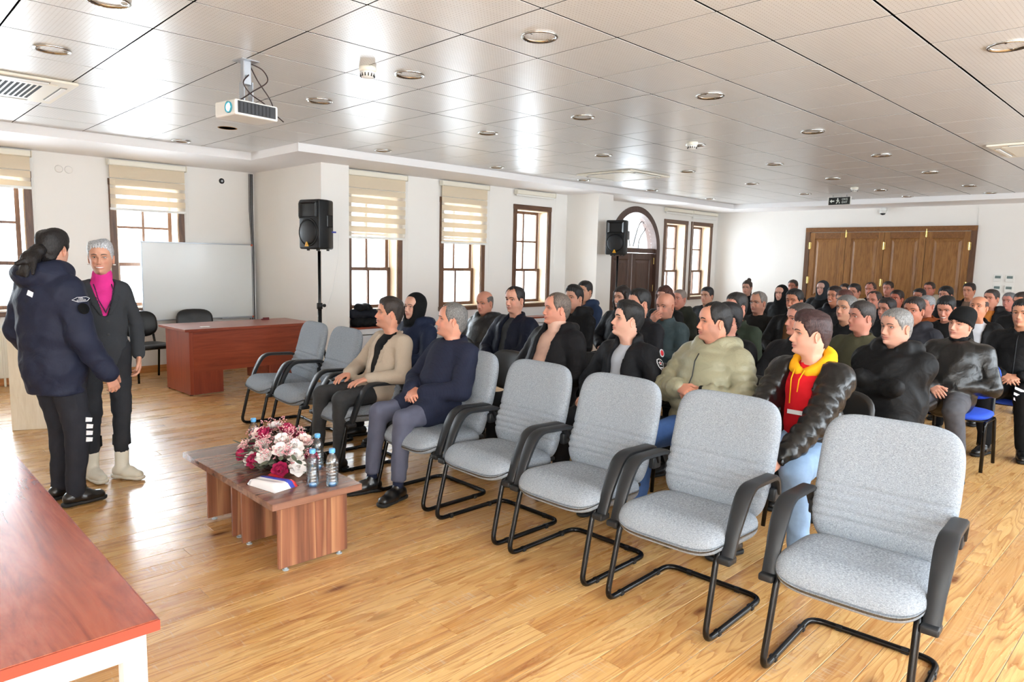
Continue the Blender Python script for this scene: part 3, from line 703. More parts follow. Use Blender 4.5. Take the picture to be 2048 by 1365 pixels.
# ================================================================ CHAIRS
def grey_chair():
    # front faces -x; origin on the floor at the front feet line
    r = empty('armchair')
    # seat: rounded slab with a waterfall front
    def pad(L, W, H, c=.035):
        bm = bmesh.new(); bmesh.ops.create_cube(bm, size=1)
        for v in bm.verts: v.co = Vector((v.co.x*L, v.co.y*W, v.co.z*H))
        bmesh.ops.bevel(bm, geom=[e for e in bm.edges if abs((e.verts[0].co-e.verts[1].co).normalized().z) > .9], offset=.07, segments=5, affect='EDGES', profile=.5)
        bmesh.ops.bevel(bm, geom=[e for e in bm.edges if abs(e.verts[0].co.z-e.verts[1].co.z) < 1e-4 and len(e.link_faces) == 2 and abs(e.link_faces[0].normal.dot(e.link_faces[1].normal)) < .5], offset=c, segments=4, affect='EDGES', profile=.5)
        bmesh.ops.triangulate(bm, faces=[f for f in bm.faces if len(f.verts) > 4])
        bmesh.ops.subdivide_edges(bm, edges=[e for e in bm.edges if e.calc_length() > .09], cuts=2, use_grid_fill=True)
        bm.verts.index_update(); v = [q.co.copy() for q in bm.verts]; f = [[q.index for q in fc.verts] for fc in bm.faces]; bm.free(); return v, f
    # seat as a grid surface
    def slab(nu, nv, fn):
        v = []; f = []
        for i in range(nu+1):
            for j in range(nv+1): v.append(fn(i/nu, j/nv, 1))
        for i in range(nu+1):
            for j in range(nv+1): v.append(fn(i/nu, j/nv, -1))
        n = (nu+1)*(nv+1); g = lambda i, j, s=0: s*n+i*(nv+1)+j
        for i in range(nu):
            for j in range(nv): f.append((g(i, j), g(i+1, j), g(i+1, j+1), g(i, j+1))); f.append((g(i, j, 1), g(i, j+1, 1), g(i+1, j+1, 1), g(i+1, j, 1)))
        for i in range(nu): f.append((g(i, 0), g(i, 0, 1), g(i+1, 0, 1), g(i+1, 0))); f.append((g(i, nv), g(i+1, nv), g(i+1, nv, 1), g(i, nv, 1)))
        for j in range(nv): f.append((g(0, j), g(0, j+1), g(0, j+1, 1), g(0, j, 1))); f.append((g(nu, j), g(nu, j, 1), g(nu, j+1, 1), g(nu, j+1)))
        return v, f
    def prof(u, v, s, L, W, th, ex=5., ey=5.):
        rm = lambda q: 1.5*q-.5*q**3
        a = rm(2*u-1); b = rm(2*v-1)
        # map the square to a rounded rectangle
        k = .22
        ax = math.copysign(min(abs(a), 1), a); by = math.copysign(min(abs(b), 1), b)
        d = (max(abs(a), abs(b)))
        if d > 0:
            q = (abs(a)**ex+abs(b)**ex)**(1/ex); sc_ = d/q
            ax, by = a*sc_, b*sc_
        e = max(abs(a), abs(b)); edge = max(0, 1-e**9)**.42
        return ax*L/2, by*W/2, s*th/2*(edge+.0004), e
    def seatf(u, v, s):
        x, y, z, e = prof(u, v, s, .50, .54, .125)
        t = (x+.25)/.5
        zz = .425+z-.028*(t)+(-.055*max(0, .28-t)/.28*max(0, .28-t)/.28)
        if s > 0: zz -= .012*math.exp(-(y/.13)**2)*math.exp(-((t-.55)/.3)**2)
        else: zz += .02*max(0, .3-t)/.3
        return (x+.27, y, zz)
    v, f = slab(34, 34, seatf); st = MB().add(v, f).build('seat', M_grey, r, smooth=True)
    def backf(u, v, s):
        hh = .585; t = u
        x, y, z, e = prof(u, v, s, hh, .545, .085)
        up = x+hh/2; wn = 1.0 if up > .3 else 1-.05*(.3-up)/.3
        off = -.018*math.sin(min(up/.25, 1)*PI)
        # stitched channels across the lower back
        ch = 0
        if s > 0:
            for q in (.13, .165, .20, .235, .27): ch += .009*math.exp(-((up-q)/.0065)**2)
            off2 = -.014*math.exp(-((up-.18)/.12)**2)
        else: off2 = 0
        n = -(z)+ch+off2+.015*(abs(y)/.25)**2*(-1)
        a = R(13)
        px = .52+up*math.sin(a)+n*math.cos(a)+off; pz = .39+up*math.cos(a)-n*math.sin(a)
        return (px, y*wn, pz)
    v, f = slab(120, 28, backf); MB().add(v, [q[::-1] for q in f]).build('backrest', M_grey, r, smooth=True)
    fr = MB()
    zt = .013
    for s in (-1, 1):
        pass
    loop = bezier_path([(.10, .245, .395), (.02, .252, zt), (.56, .252, zt), (.56, -.252, zt), (.02, -.252, zt), (.10, -.245, .395), (.45, -.2, .385)], 7, .075)
    loop = bezier_path([(.50, .20, .395), (.09, .245, .395), (.0, .252, zt), (.56, .252, zt), (.56, -.252, zt), (.0, -.252, zt), (.09, -.245, .395), (.50, -.20, .395)], 7, .07)
    fr.tube(loop, .0135, 10); fr.build('frame', M_black_metal, r, smooth=True)
    for (x, y) in ((.12, .252), (.12, -.252), (.56, .13), (.56, -.13), (.44, .252), (.44, -.252)): MB().box((x-.012, y-.015, .0), (x+.012, y+.015, .024), c=.003).build('glide', M_black_plastic, r)
    MB().box((.3, -.19, .375), (.58, .19, .40), c=.01).build('under_pan', M_black_plastic, r)
    for s in (-1, 1):
        # flat wide arm strip: swept rectangle
        path = bezier_path([(.10, s*.285, .365), (.16, s*.288, .53), (.235, s*.288, .645), (.53, s*.285, .635), (.575, s*.275, .54)], 8, .09)
        wds = []; nP = len(path); v = []; f = []
        for i, p in enumerate(path):
            t = i/(nP-1); w_ = .028+.008*math.sin(PI*min(1, t*1.3)); th = .013 if t < .85 else .012
            d_ = (path[min(i+1, nP-1)]-path[max(i-1, 0)]).normalized(); nrm = Vector((-d_.z, 0, d_.x)).normalized(); sd = Vector((0, 1, 0))
            ring = [(-1, -.7), (-.75, -1), (.75, -1), (1, -.7), (1, .5), (.7, 1), (-.7, 1), (-1, .5)]
            for (a_, b_) in ring: v.append(p+sd*a_*w_+nrm*b_*th)
        for i in range(nP-1):
            for k in range(8): k2 = (k+1) % 8; f.append((i*8+k, i*8+k2, (i+1)*8+k2, (i+1)*8+k))
        f.append(list(range(8))[::-1]); f.append([(nP-1)*8+k for k in range(8)])
        ar_ = MB().add(v, f).box((.06, s*.285-.03, .345), (.13, s*.285+.03, .375), c=.008).box((.53, s*.275-.02, .505), (.60, s*.275+.016, .57), c=.01).build('armrest', M_arm_plastic, r, auto=50)
    return r
def dup(root, loc, rz, label, group=None):
    c = root.copy(); COL.objects.link(c); c.location = loc; c.rotation_euler = (0, 0, rz); c['label'] = label
    if group: c['group'] = group
    for ch in root.children:
        q = ch.copy(); q.parent = c; COL.objects.link(q)
        for g in ch.children: h_ = g.copy(); h_.parent = q; COL.objects.link(h_)
    return c
GCH = [(2.62, 6.05, R(-6), 'empty grey fabric armchair at the far end of the front row, near the red desk'),
       (2.60, 5.42, R(-4), 'empty grey fabric armchair between the far end one and the man in beige'),
       (2.56, 4.66, R(-2), 'grey fabric armchair under the man in the beige blazer'),
       (2.54, 3.62, R(0), 'grey fabric armchair under the man in the navy overcoat'),
       (2.52, 2.95, R(0), 'empty grey fabric armchair next to the man in the navy overcoat'),
       (2.51, 2.30, R(1), 'empty grey fabric armchair in front of the young officer, arm touching its neighbour'),
       (2.51, 1.63, R(2), 'empty grey fabric armchair in front of the olive puffer jacket'),
       (2.53, .87, R(4), 'empty grey fabric armchair closest to the camera at the near end of the row')]
g0 = grey_chair(); tag(g0, None, 'chair', 'grey front row armchairs')
for i, (x, y, rz, lb) in enumerate(GCH):
    if i == 0: g0.location = (x, y, 0); g0.rotation_euler = (0, 0, rz); g0['label'] = lb
    else: dup(g0, (x, y, 0), rz, lb)
def visitor_chair(fab, seatm, arm=False):
    # conference stacking chair, front faces -x, origin under the seat centre
    r = empty('visitor_chair'); 
    def oval(L, W, H, px=2.6, n=28, dome=.2):
        v = []; f = []; rows = [(0, -1, .0), (.8, -1, 0), (.95, -.7, 0), (1, -.1, 0), (.97, .5, 0), (.85, .85, 0), (.5, 1, 0), (0, 1.04, 0)]
        for (rr, z, _) in rows:
            for k in range(n):
                t = 2*PI*k/n; c_, s_ = math.cos(t), math.sin(t)
                v.append((math.copysign(abs(c_)**(2/px), c_)*rr*L/2, math.copysign(abs(s_)**(2/px), s_)*rr*W/2, z*H/2))
        for i in range(len(rows)-1):
            for k in range(n): k2 = (k+1) % n; f.append((i*n+k, i*n+k2, (i+1)*n+k2, (i+1)*n+k))
        return v, f
    v, f = oval(.42, .46, .055, 3.2); MB().add([(x, y, .44+z+.04*min(0, x+.05)*abs(min(0, x+.05))*8) for x, y, z in v], f).build('seat', seatm, r, smooth=True)
    v, f = oval(.33, .45, .045, 3.0)
    TB = Matrix.Translation((.235, 0, .685)) @ Matrix.Rotation(R(-78), 4, 'Y')
    MB().add([(x, y, z+.22*y*y*3.2) for x, y, z in v], f, T=TB).build('backrest', fab, r, smooth=True)
    for s in (-1, 1):
        MB().tube(bezier_path([(-.2, s*.225, .012), (-.16, s*.215, .40), (.16, s*.215, .40), (.21, s*.225, .012)], 5, .03), .0125, 8, flat=1.1).build('leg', M_black_metal, r, smooth=True)
        MB().tube(bezier_path([(.0, s*.19, .405), (.20, s*.19, .405), (.262, s*.17, .74)], 6, .07), .012, 8, flat=1.3).build('back_support', M_black_plastic, r, smooth=True)
        if arm:
            MB().tube(bezier_path([(-.14, s*.245, .40), (-.15, s*.26, .64), (.22, s*.26, .65)], 6, .06), .014, 8).build('armrest', M_black_plastic, r, smooth=True)
    MB().tube([(-.1, -.21, .40), (-.1, .21, .40)], .01, 8).tube([(.12, -.21, .40), (.12, .21, .40)], .01, 8).build('cross_bar', M_black_metal, r, smooth=True)
    return r
VB = visitor_chair(M_black_vinyl, M_black_vinyl); tag(VB, None, 'chair', 'black visitor chairs')
VL = visitor_chair(M_blue_fabric, M_blue_fabric); tag(VL, None, 'chair', 'blue visitor chairs')
VA = visitor_chair(M_black_vinyl, M_black_vinyl, arm=True); tag(VA, None, 'chair', 'black visitor chairs')
VB.location = (2.72, 9.17, 0); VB.rotation_euler = (0, 0, R(100)); VB['label'] = 'black visitor chair behind the red desk, its seat showing beside the woman in pink'
dup(VB, (3.33, 9.2, 0), R(80), 'black visitor chair behind the red desk, only its curved back showing')
VA.location = (5.35, 1.62, 0); VA['label'] = 'empty black chair left of the man in the beanie'
VL.location = (6.55, 1.42, 0); VL['label'] = 'blue chair under the man in the black beanie'
dup(VL, (7.55, 1.2, 0), 0, 'blue chair under the man in black trousers with white chevrons')
dup(VB, (3.72, 4.05, 0), R(0), 'empty black chair behind the navy overcoat man, backrest showing')

# ================================================================ TABLES
def desk_box(mb, a, b, c=.002): mb.box(a, b, c=c); return mb
r = empty('desk', (3.48, 8.25, 0), R(2.6)); tag(r, 'cherry red office desk with panel legs in front of the whiteboard', 'desk')
MB().box((-.8, -.38, .72), (.8, .38, .75), c=.003).build('desktop', M_cherry, r)
MB().box((-.74, -.33, .01), (-.70, .33, .72), c=.002).build('side_panel', M_cherry_v, r)
MB().box((.70, -.33, .01), (.74, .33, .72), c=.002).build('side_panel', M_cherry_v, r)
MB().box((-.70, -.33, .26), (.70, -.305, .72)).build('modesty_panel', M_cherry, r)
MB().box((-.70, -.33, .01), (-.37, -.305, .262)).build('lower_panel', M_cherry_v, r)
pd = MB().box((.22, -.28, .05), (.68, .3, .60), c=.003).build('pedestal', M_cherry_v, r)
for k in range(3): MB().box((.215, -.26, .08+.17*k), (.2195, .28, .235+.17*k), c=.001).build('drawer', M_cherry, r)
MB().lathe([(.0001, .02), (.012, .018), (.008, 0)], 12, T=Matrix.Translation((.22, -.1, .3)) @ Matrix.Rotation(R(-90), 4, 'Y')).build('drawer_knob', M_chrome, r)
for (x, y) in ((-.72, -.3), (-.72, .3), (.72, -.3), (.72, .3)): MB().lathe([(.018, 0), (.018, .012)], 12, T=Matrix.Translation((x, y, 0))).build('foot', M_black_plastic, r)
r = empty('paper_scrap', (2.98, 8.02, .75)); tag(r, 'small white paper scrap lying on the red desk', 'paper'); MB().box((-.05, -.02, 0), (.05, .025, .006), c=.002).build('sheet', M_white_plastic, r)
r = empty('stapler', (3.92, 8.52, .75)); tag(r, 'small dark red object lying at the back of the red desk', 'stapler'); MB().box((-.05, -.015, 0), (.05, .015, .015), c=.004).box((-.03, -.012, .014), (.05, .012, .03), c=.004).build('body', plain('dark_red_plastic', rgb(110, 30, 34), .4), r)
# near desk
r = empty('desk', (.13, 2.56, 0)); tag(r, 'long red cherry desk with white steel frame in the foreground', 'desk')
MB().box((-.36, -.91, .722), (.36, .91, .75), c=.0025).build('desktop', M_desk_top, r)
MB().box((-.361, -.912, .7235), (.361, .912, .7485)).build('edge_band', M_desk_edge, r)
for y in (-.88, .83):
    mb = MB()
    mb.box((-.34, y, .0), (-.29, y+.05, .722), c=.003); mb.box((.29, y, 0), (.34, y+.05, .722), c=.003); mb.box((-.29, y, .655), (.29, y+.05, .722), c=.003)
    mb.box((-.29, y, .05), (.29, y+.05, .09), c=.003)
    mb.build('end_frame', M_white_metal, r)
MB().box((.30, -.83, .67), (.33, .83, .72)).box((-.33, -.83, .67), (-.30, .83, .72)).build('side_rail', M_white_metal, r)
# cream lectern box behind the officer
r = empty('lectern', (1.32, 7.2, 0), R(-22)); tag(r, 'pale cream wooden lectern box standing behind the two women', 'lectern')
crm = wood('cream_wood_laminate', rgb(226, 214, 192), rgb(214, 200, 176), rgb(234, 224, 206), axis=2, rough=.4)
mb = MB().box((-.3, -.02, 0), (.3, 0, .98), c=.002); mb.build('front_panel', crm, r)
MB().box((-.3, 0, 0), (-.28, .42, .98), c=.002).build('side_panel', crm, r); MB().box((.28, 0, 0), (.3, .42, .98), c=.002).build('side_panel', crm, r)
MB().box((-.28, 0, .7), (.28, .42, .72)).build('shelf', crm, r)
# two coffee tables pushed together
def coffee_table(y0, y1, p0, p1, label):
    r = empty('coffee_table', (1.665, (y0+y1)/2, 0)); tag(r, label, 'table', 'walnut coffee tables pushed end to end')
    c = (y0+y1)/2
    MB().box((-.255, y0-c, .385), (.235, y1-c, .42), c=.002).build('tabletop', M_walnut_top, r)
    for p in (p0, p1): 
        pn = MB().box((-.155, p-c-.009, .016), (.235, p-c+.009, .385), c=.001).build('end_panel', M_walnut, r)
        for x in (-.115, .19): MB().lathe([(.016, 0), (.016, .004), (.008, .006), (.008, .017)], 14, T=Matrix.Translation((x, p-c, 0))).build('foot', plain('grey_plastic_foot', rgb(178, 188, 194), .4) if 'gf' not in MW else MW['gf'], pn); MW['gf'] = bpy.data.materials['grey_plastic_foot']
    MB().box((.0, p0-c+.009, .30), (.018, p1-c-.009, .385)).build('stretcher', M_walnut, r)
coffee_table(3.03, 3.645, 3.19, 3.62, 'walnut striped coffee table nearer the camera carrying bottles and flowers')
coffee_table(3.648, 4.20, 3.75, 4.11, 'walnut striped coffee table pushed against the first, farther from the camera')
# low tables under the long windows
for i, (a, b, lb) in enumerate([(4.78, 6.35, 'brown topped white table under the windows, coats piled on it'), (6.4, 8.0, 'table under the windows behind the veiled woman'), (8.05, 9.2, 'farthest table under the windows')]):
    r = empty('side_table', ((a+b)/2, 7.98, 0)); tag(r, lb, 'table', 'tables along the window wall'); h_ = (b-a)/2
    MB().box((-h_, -.13, .63), (h_, .13, .655), c=.003).build('tabletop', M_cherry, r)
    MB().box((-h_+.02, -.12, .56), (h_-.02, -.10, .63)).box((-h_+.02, .1, .56), (h_-.02, .12, .63)).build('apron', M_white_metal, r)
    MB().box((-h_+.06, -.09, .2), (h_-.06, -.08, .54)).build('modesty_panel', M_white_metal, r)
    for sx in (-1, 1):
        for sy in (-1, 1): MB().box((sx*(h_-.04)-.018, sy*.1-.018, 0), (sx*(h_-.04)+.018, sy*.1+.018, .63), c=.003).build('leg', M_white_metal, r)
# ================================================================ THINGS ON THE COFFEE TABLE
M_pet = glass_mat('clear_bottle_plastic', (.93, .96, .98), .03, .1)
M_water = glass_mat('water_blue_tint', (.86, .94, .98), .02, .06)
M_cap = plain('light_blue_cap', rgb(96, 168, 222), .4)
def bottle(x, y, label, fill=.13):
    r = empty('water_bottle', (x, y, .42)); tag(r, label, 'bottle', 'small water bottles on the coffee table')
    pf = [(.0001, .008), (.02, .004), (.0285, .0), (.031, .008)]
    z = .012
    while z < .105: pf += [(.0315, z), (.0315, z+.008), (.0292, z+.0115), (.0315, z+.015)]; z += .0165
    pf += [(.0315, .118), (.0305, .13), (.024, .150), (.016, .164), (.0125, .170), (.0125, .182)]
    MB().lathe(pf, 28).build('bottle_body', M_pet, r, smooth=True)
    MB().lathe([(.0001, .009), (.026, .006), (.0285, .012), (.0288, fill), (.0001, fill)], 24).build('water', M_water, r, smooth=True)
    MB().lathe([(.0155, .172), (.016, .176), (.016, .190), (.0145, .193), (.0001, .193)], 24).build('cap', M_cap, r, smooth=True)
    MB().lathe([(.012, .003), (.02, .0045), (.018, .012), (.0001, .014)], 12).build('base_tint', M_cap, r, smooth=True)
bottle(1.75, 3.99, 'water bottle with blue cap at the far side behind the flowers')
bottle(1.86, 3.42, 'full water bottle with blue cap standing behind the two front ones')
bottle(1.69, 3.16, 'full water bottle with blue cap beside the napkin packet', .14)
bottle(1.77, 3.105, 'half empty water bottle with blue cap nearest the seated man', .045)
# wrapped packet
r = empty('napkin_packet', (1.54, 3.30, .42), R(12)); tag(r, 'plastic wrapped white packet with red and blue print on the coffee table', 'packet')
v = []; f = []; nu, nv = 16, 12
for s in (1, 0):
    for i in range(nu+1):
        for j in range(nv+1):
            u, w_ = i/nu*2-1, j/nv*2-1; e = max(abs(u), abs(w_)); h_ = .032*(1-max(0, (e-.7)/.3)**2)*(1+.1*math.sin(7*u+3*w_))
            v.append((u*.075, w_*.115, .001+(h_ if s else 0)))
n_ = (nu+1)*(nv+1); g = lambda i, j, s=0: s*n_+i*(nv+1)+j
for i in range(nu):
    for j in range(nv): f.append((g(i, j), g(i+1, j), g(i+1, j+1), g(i, j+1))); f.append((g(i, j, 1), g(i, j+1, 1), g(i+1, j+1, 1), g(i+1, j, 1)))
for i in range(nu): f.append((g(i, 0), g(i, 0, 1), g(i+1, 0, 1), g(i+1, 0))); f.append((g(i, nv), g(i+1, nv), g(i+1, nv, 1), g(i, nv, 1)))
for j in range(nv): f.append((g(0, j), g(0, j+1), g(0, j+1, 1), g(0, j, 1))); f.append((g(nu, j), g(nu, j, 1), g(nu, j+1, 1), g(nu, j+1)))
pk = NT('printed_wrapping'); cc = pk.n('ShaderNodeSeparateXYZ'); pk.l(pk.coord(), cc.inputs[0])
sm = pk.n('ShaderNodeMath', operation='MULTIPLY_ADD'); sm.inputs[1].default_value = 7.; sm.inputs[2].default_value = .45; pk.l(cc.outputs[0], sm.inputs[0])
s2 = pk.n('ShaderNodeMath', operation='MULTIPLY_ADD'); s2.inputs[1].default_value = 1.5; pk.l(cc.outputs[1], s2.inputs[0]); pk.l(sm.outputs[0], s2.inputs[2])
cr_ = pk.ramp(s2.outputs[0], [(0, rgb(238, 238, 242)), (.42, rgb(238, 238, 242)), (.44, rgb(60, 76, 180)), (.60, rgb(60, 76, 180)), (.62, rgb(214, 52, 56)), (.9, rgb(214, 52, 56)), (.93, rgb(240, 240, 242))])
for nd in pk.t.nodes:
    if nd.type == 'VALTORGB': nd.color_ramp.interpolation = 'CONSTANT'
pk.col(cr_).set(Roughness=.18, Coat_Weight=.6)
MB().add(v, f).build('packet_body', pk.m, r, smooth=True)
# flower arrangement
fa = empty('flower_arrangement', (1.70, 3.58, .42)); tag(fa, 'artificial flower arrangement of crimson peonies and pale pink blossoms on the coffee table', 'flowers')
M_crim = plain('crimson_petal', rgb(176, 36, 84), .6); M_pink = plain('pale_pink_petal', rgb(248, 222, 216), .6); M_white_p = plain('white_petal', rgb(250, 242, 238), .6)
M_leaf = plain('dark_sage_leaf', rgb(94, 104, 86), .6); M_leaf2 = plain('silver_leaf', rgb(150, 160, 146), .7); M_bud = plain('dusty_pink_bud', rgb(224, 160, 166), .6); M_twig = plain('brown_twig', rgb(96, 74, 62), .8)
def petal(w_, l_, cup, T, mb):
    v = []; f = []; nu, nv = 4, 4
    for i in range(nu+1):
        for j in range(nv+1):
            u = i/nu; w2 = (j/nv*2-1); wd = w_*math.sin(PI*min(.93, .12+u*.8))**.7
            v.append((w2*wd/2, u*l_*(1-.08*abs(w2)), cup*(u*u)*l_+.35*cup*w2*w2*wd))
    for i in range(nu):
        for j in range(nv): a = i*(nv+1)+j; f.append((a, a+1, a+nv+2, a+nv+1))
    mb.add(v, f, T)
def blossom(p, d, R_, mat, layers, name):
    q = Vector(d).normalized().to_track_quat('Z', 'Y').to_matrix().to_4x4(); Tm = Matrix.Translation(p) @ q
    mb = MB(); 
    for li, (n, tilt, sc_, cup) in enumerate(layers):
        for k in range(n):
            a = 2*PI*(k+.5*li)/n+rng.uniform(-.15, .15)
            T = Tm @ Matrix.Rotation(a, 4, 'Z') @ Matrix.Rotation(R(tilt+rng.uniform(-7, 7)), 4, 'X')
            petal(R_*sc_*1.0, R_*sc_, cup, T, mb)
    return mb.build(name, mat, fa, smooth=True)
PEO = [(7, 10, 1.0, .5), (7, 32, .95, .7), (6, 52, .85, .9), (5, 68, .7, 1.0), (4, 80, .5, 1.0)]
OPEN = [(6, 5, 1.0, .15), (6, 22, .9, .3), (5, 48, .6, .6)]
def at_px(dx, dy, dz): return (dx, dy, dz)
for (x, y, z) in ((-.12, .12, .055), (-.075, -.20, .04), (.045, .22, .12), (-.03, .07, .16), (.06, .0, .18), (.13, .02, .12), (-.12, -.01, .05), (.1, -.17, .06), (-.02, .24, .05)):
    blossom((x, y, z), (x*2-.1, y*1.3-.1, .25), .052, M_crim, PEO, 'peony')
for (x, y, z) in ((-.09, .2, .09), (.01, -.05, .155), (-.06, .04, .12), (-.10, -.06, .085), (.04, -.13, .13), (.02, -.17, .09), (.1, .1, .16), (-.02, .15, .15), (.12, -.08, .14), (-.12, .05, .05), (-.03, -.11, .12), (.05, .13, .19), (-.05, .1, .17), (.0, -.24, .045), (.1, .22, .08)):
    blossom((x, y, z), (x-.1, y*1.1-.1, .28), .052, M_pink if rng.random() < .55 else M_white_p, OPEN, 'blossom')
mb = MB()
for k in range(150):
    a = rng.uniform(0, 2*PI); rr = rng.uniform(.05, .21); p = Vector((math.cos(a)*rr*.8, math.sin(a)*rr*1.3, rng.uniform(.02, .13)))
    T = Matrix.Translation(p) @ Matrix.Rotation(a-PI/2, 4, 'Z') @ Matrix.Rotation(R(rng.uniform(-20, 40)), 4, 'X'); petal(rng.uniform(.02, .035), rng.uniform(.05, .09), .1, T, mb)
tag(mb.build('leaves', M_leaf, fa), kind='stuff')
mb = MB()
for (bx, by, bz, dx, dy) in ((.0, -.1, .1, -.5, -1), (.06, -.12, .08, .3, -1), (.1, .0, .17, 1, .3), (.03, -.2, .04, .2, -1)):
    for k in range(16):
        t = k/16; p = Vector((bx+dx*.09*t, by+dy*.09*t, bz+.02*math.sin(t*3)))
        for s in (-1, 1):
            T = Matrix.Translation(p) @ Matrix.Rotation(math.atan2(dy, dx)-PI/2+s*1.1, 4, 'Z') @ Matrix.Rotation(R(15), 4, 'X'); petal(.008, .032*(1-t*.6), .1, T, mb)
tag(mb.build('fern_fronds', M_leaf2, fa), kind='stuff')
mb = MB(); tw = MB()
for k in range(110):
    a = rng.uniform(0, 2*PI); rr = rng.uniform(.06, .215); zz = rng.uniform(.02, .2)*(1.15-rr*3)+.02
    p = Vector((math.cos(a)*rr*.72, math.sin(a)*rr*1.25, max(.015, zz+.05))); tw.tube([(p.x*.3, p.y*.3, .05), tuple(p)], .0012, 4)
    for j in range(11):
        q = p+Vector((rng.uniform(-.02, .02), rng.uniform(-.02, .02), rng.uniform(-.015, .02))); s = rng.uniform(.0025, .0055)
        mb.add([(q.x+s, q.y, q.z), (q.x-s, q.y, q.z), (q.x, q.y+s, q.z), (q.x, q.y-s, q.z), (q.x, q.y, q.z+s), (q.x, q.y, q.z-s)], [(0, 2, 4), (2, 1, 4), (1, 3, 4), (3, 0, 4), (2, 0, 5), (1, 2, 5), (3, 1, 5), (0, 3, 5)])
tag(mb.build('buds', M_bud, fa), kind='stuff'); tag(tw.build('twigs', M_twig, fa), kind='stuff')
MB().lathe([(.05, 0), (.075, .005), (.085, .03), (.08, .045), (.0001, .045)], 20).build('bowl', plain('dark_basket', rgb(60, 48, 40), .8), fa, smooth=True)

# ================================================================ PEOPLE: tools
# organic surfaces: smooth union of tapered capsules on a grid, meshed with surface nets
def V(*a): return np.array(a, float)
def nrm(a): a = np.asarray(a, float); return a/max(np.linalg.norm(a), 1e-9)
class SDF:
    def __init__(s, k=.03): s.pr = []; s.sub = []; s.cut = []; s.k = k
    def cap(s, a, b, ra, rb, n=None, sc=1., puff=None, k=None):
        s.pr.append((np.asarray(a, float), np.asarray(b, float), ra, rb, None if n is None else nrm(n), sc, puff, s.k if k is None else k)); return s
    def mesh(s, h):
        lo = np.min([np.minimum(p[0], p[1])-max(p[2], p[3])*max(1, p[5]) for p in s.pr], 0)-.03-2*h
        hi = np.max([np.maximum(p[0], p[1])+max(p[2], p[3])*max(1, p[5]) for p in s.pr], 0)+.03+2*h
        n = np.ceil((hi-lo)/h).astype(int)+1
        ax = [lo[i]+h*np.arange(n[i]) for i in range(3)]
        D = np.full(n, 9., np.float32)
        for a, b, ra, rb, nn, sc_, puff, k in s.pr:
            m = max(ra, rb)*max(1, sc_)+k+.03
            l = np.minimum(a, b)-m; u = np.maximum(a, b)+m
            i0 = np.maximum(((l-lo)/h).astype(int), 0); i1 = np.minimum(np.ceil((u-lo)/h).astype(int)+1, n)
            sl = tuple(slice(i0[i], i1[i]) for i in range(3))
            X, Y, Z = np.meshgrid(ax[0][sl[0]], ax[1][sl[1]], ax[2][sl[2]], indexing='ij')
            px, py, pz = X-a[0], Y-a[1], Z-a[2]; d = b-a
            if nn is not None:
                t = (px*nn[0]+py*nn[1]+pz*nn[2])*(1/sc_-1); px = px+t*nn[0]; py = py+t*nn[1]; pz = pz+t*nn[2]
                d = d+nn*((d@nn)*(1/sc_-1))
            dd = max(d@d, 1e-9); hh = np.clip((px*d[0]+py*d[1]+pz*d[2])/dd, 0, 1)
            r = ra+(rb-ra)*hh
            if puff: r = r+puff[1]*(np.abs(np.sin(PI*(Z/puff[0]+puff[2]) if puff[0] < .5 else PI*puff[0]*hh+puff[2]))**.8-.62)
            q = np.sqrt((px-hh*d[0])**2+(py-hh*d[1])**2+(pz-hh*d[2])**2)-r
            o = D[sl]
            if k > 0:
                g = np.clip(.5+.5*(o-q)/k, 0, 1); D[sl] = o*(1-g)+q*g-k*g*(1-g)
            else: D[sl] = np.minimum(o, q)
        if s.sub or s.cut:
            X, Y, Z = np.meshgrid(*ax, indexing='ij')
            for fn in s.sub: D = np.maximum(D, -fn(X, Y, Z))
            for fn in s.cut: D = np.maximum(D, fn(X, Y, Z))
        D[0] = D[-1] = 1; D[:, 0] = D[:, -1] = 1; D[:, :, 0] = D[:, :, -1] = 1
        return nets(D, lo, h)
def nets(D, lo, h):
    n = D.shape; cs = np.zeros((n[0]*n[1]*n[2], 3)); cn = np.zeros(n[0]*n[1]*n[2])
    st = (n[1]*n[2], n[2], 1); quads = []
    for a in range(3):
        s0 = [slice(None)]*3; s1 = [slice(None)]*3; s0[a] = slice(0, -1); s1[a] = slice(1, None)
        d0, d1 = D[tuple(s0)], D[tuple(s1)]
        I = np.argwhere((d0 < 0) != (d1 < 0))
        if len(I) == 0: continue
        v0 = d0[tuple(I.T)]; v1 = d1[tuple(I.T)]; pos = I.astype(float); pos[:, a] += v0/(v0-v1)
        u, w_ = (a+1) % 3, (a+2) % 3; base = I @ np.array(st)
        c = [base, base-st[u], base-st[u]-st[w_], base-st[w_]]
        for q in c:
            np.add.at(cn, q, 1)
            for j in range(3): np.add.at(cs[:, j], q, pos[:, j])
        Q = np.stack(c, 1); fl = v0 >= 0; Q[fl] = Q[fl][:, ::-1]; quads.append(Q)
    Q = np.concatenate(quads); used = np.unique(Q); mp = np.full(len(cn), -1); mp[used] = np.arange(len(used))
    Vt = cs[used]/cn[used][:, None]*h+lo
    return Vt, mp[Q]
def vnormals(v, f):
    a = v[f[:, 0]]; nn = np.cross(v[f[:, 2]]-a, v[f[:, 3 if f.shape[1] > 3 else 1]]-v[f[:, 1]]) if f.shape[1] > 3 else np.cross(v[f[:, 1]]-a, v[f[:, 2]]-a)
    o = np.zeros_like(v)
    for j in range(f.shape[1]): np.add.at(o, f[:, j], nn)
    l = np.linalg.norm(o, axis=1, keepdims=True); return o/np.maximum(l, 1e-12)
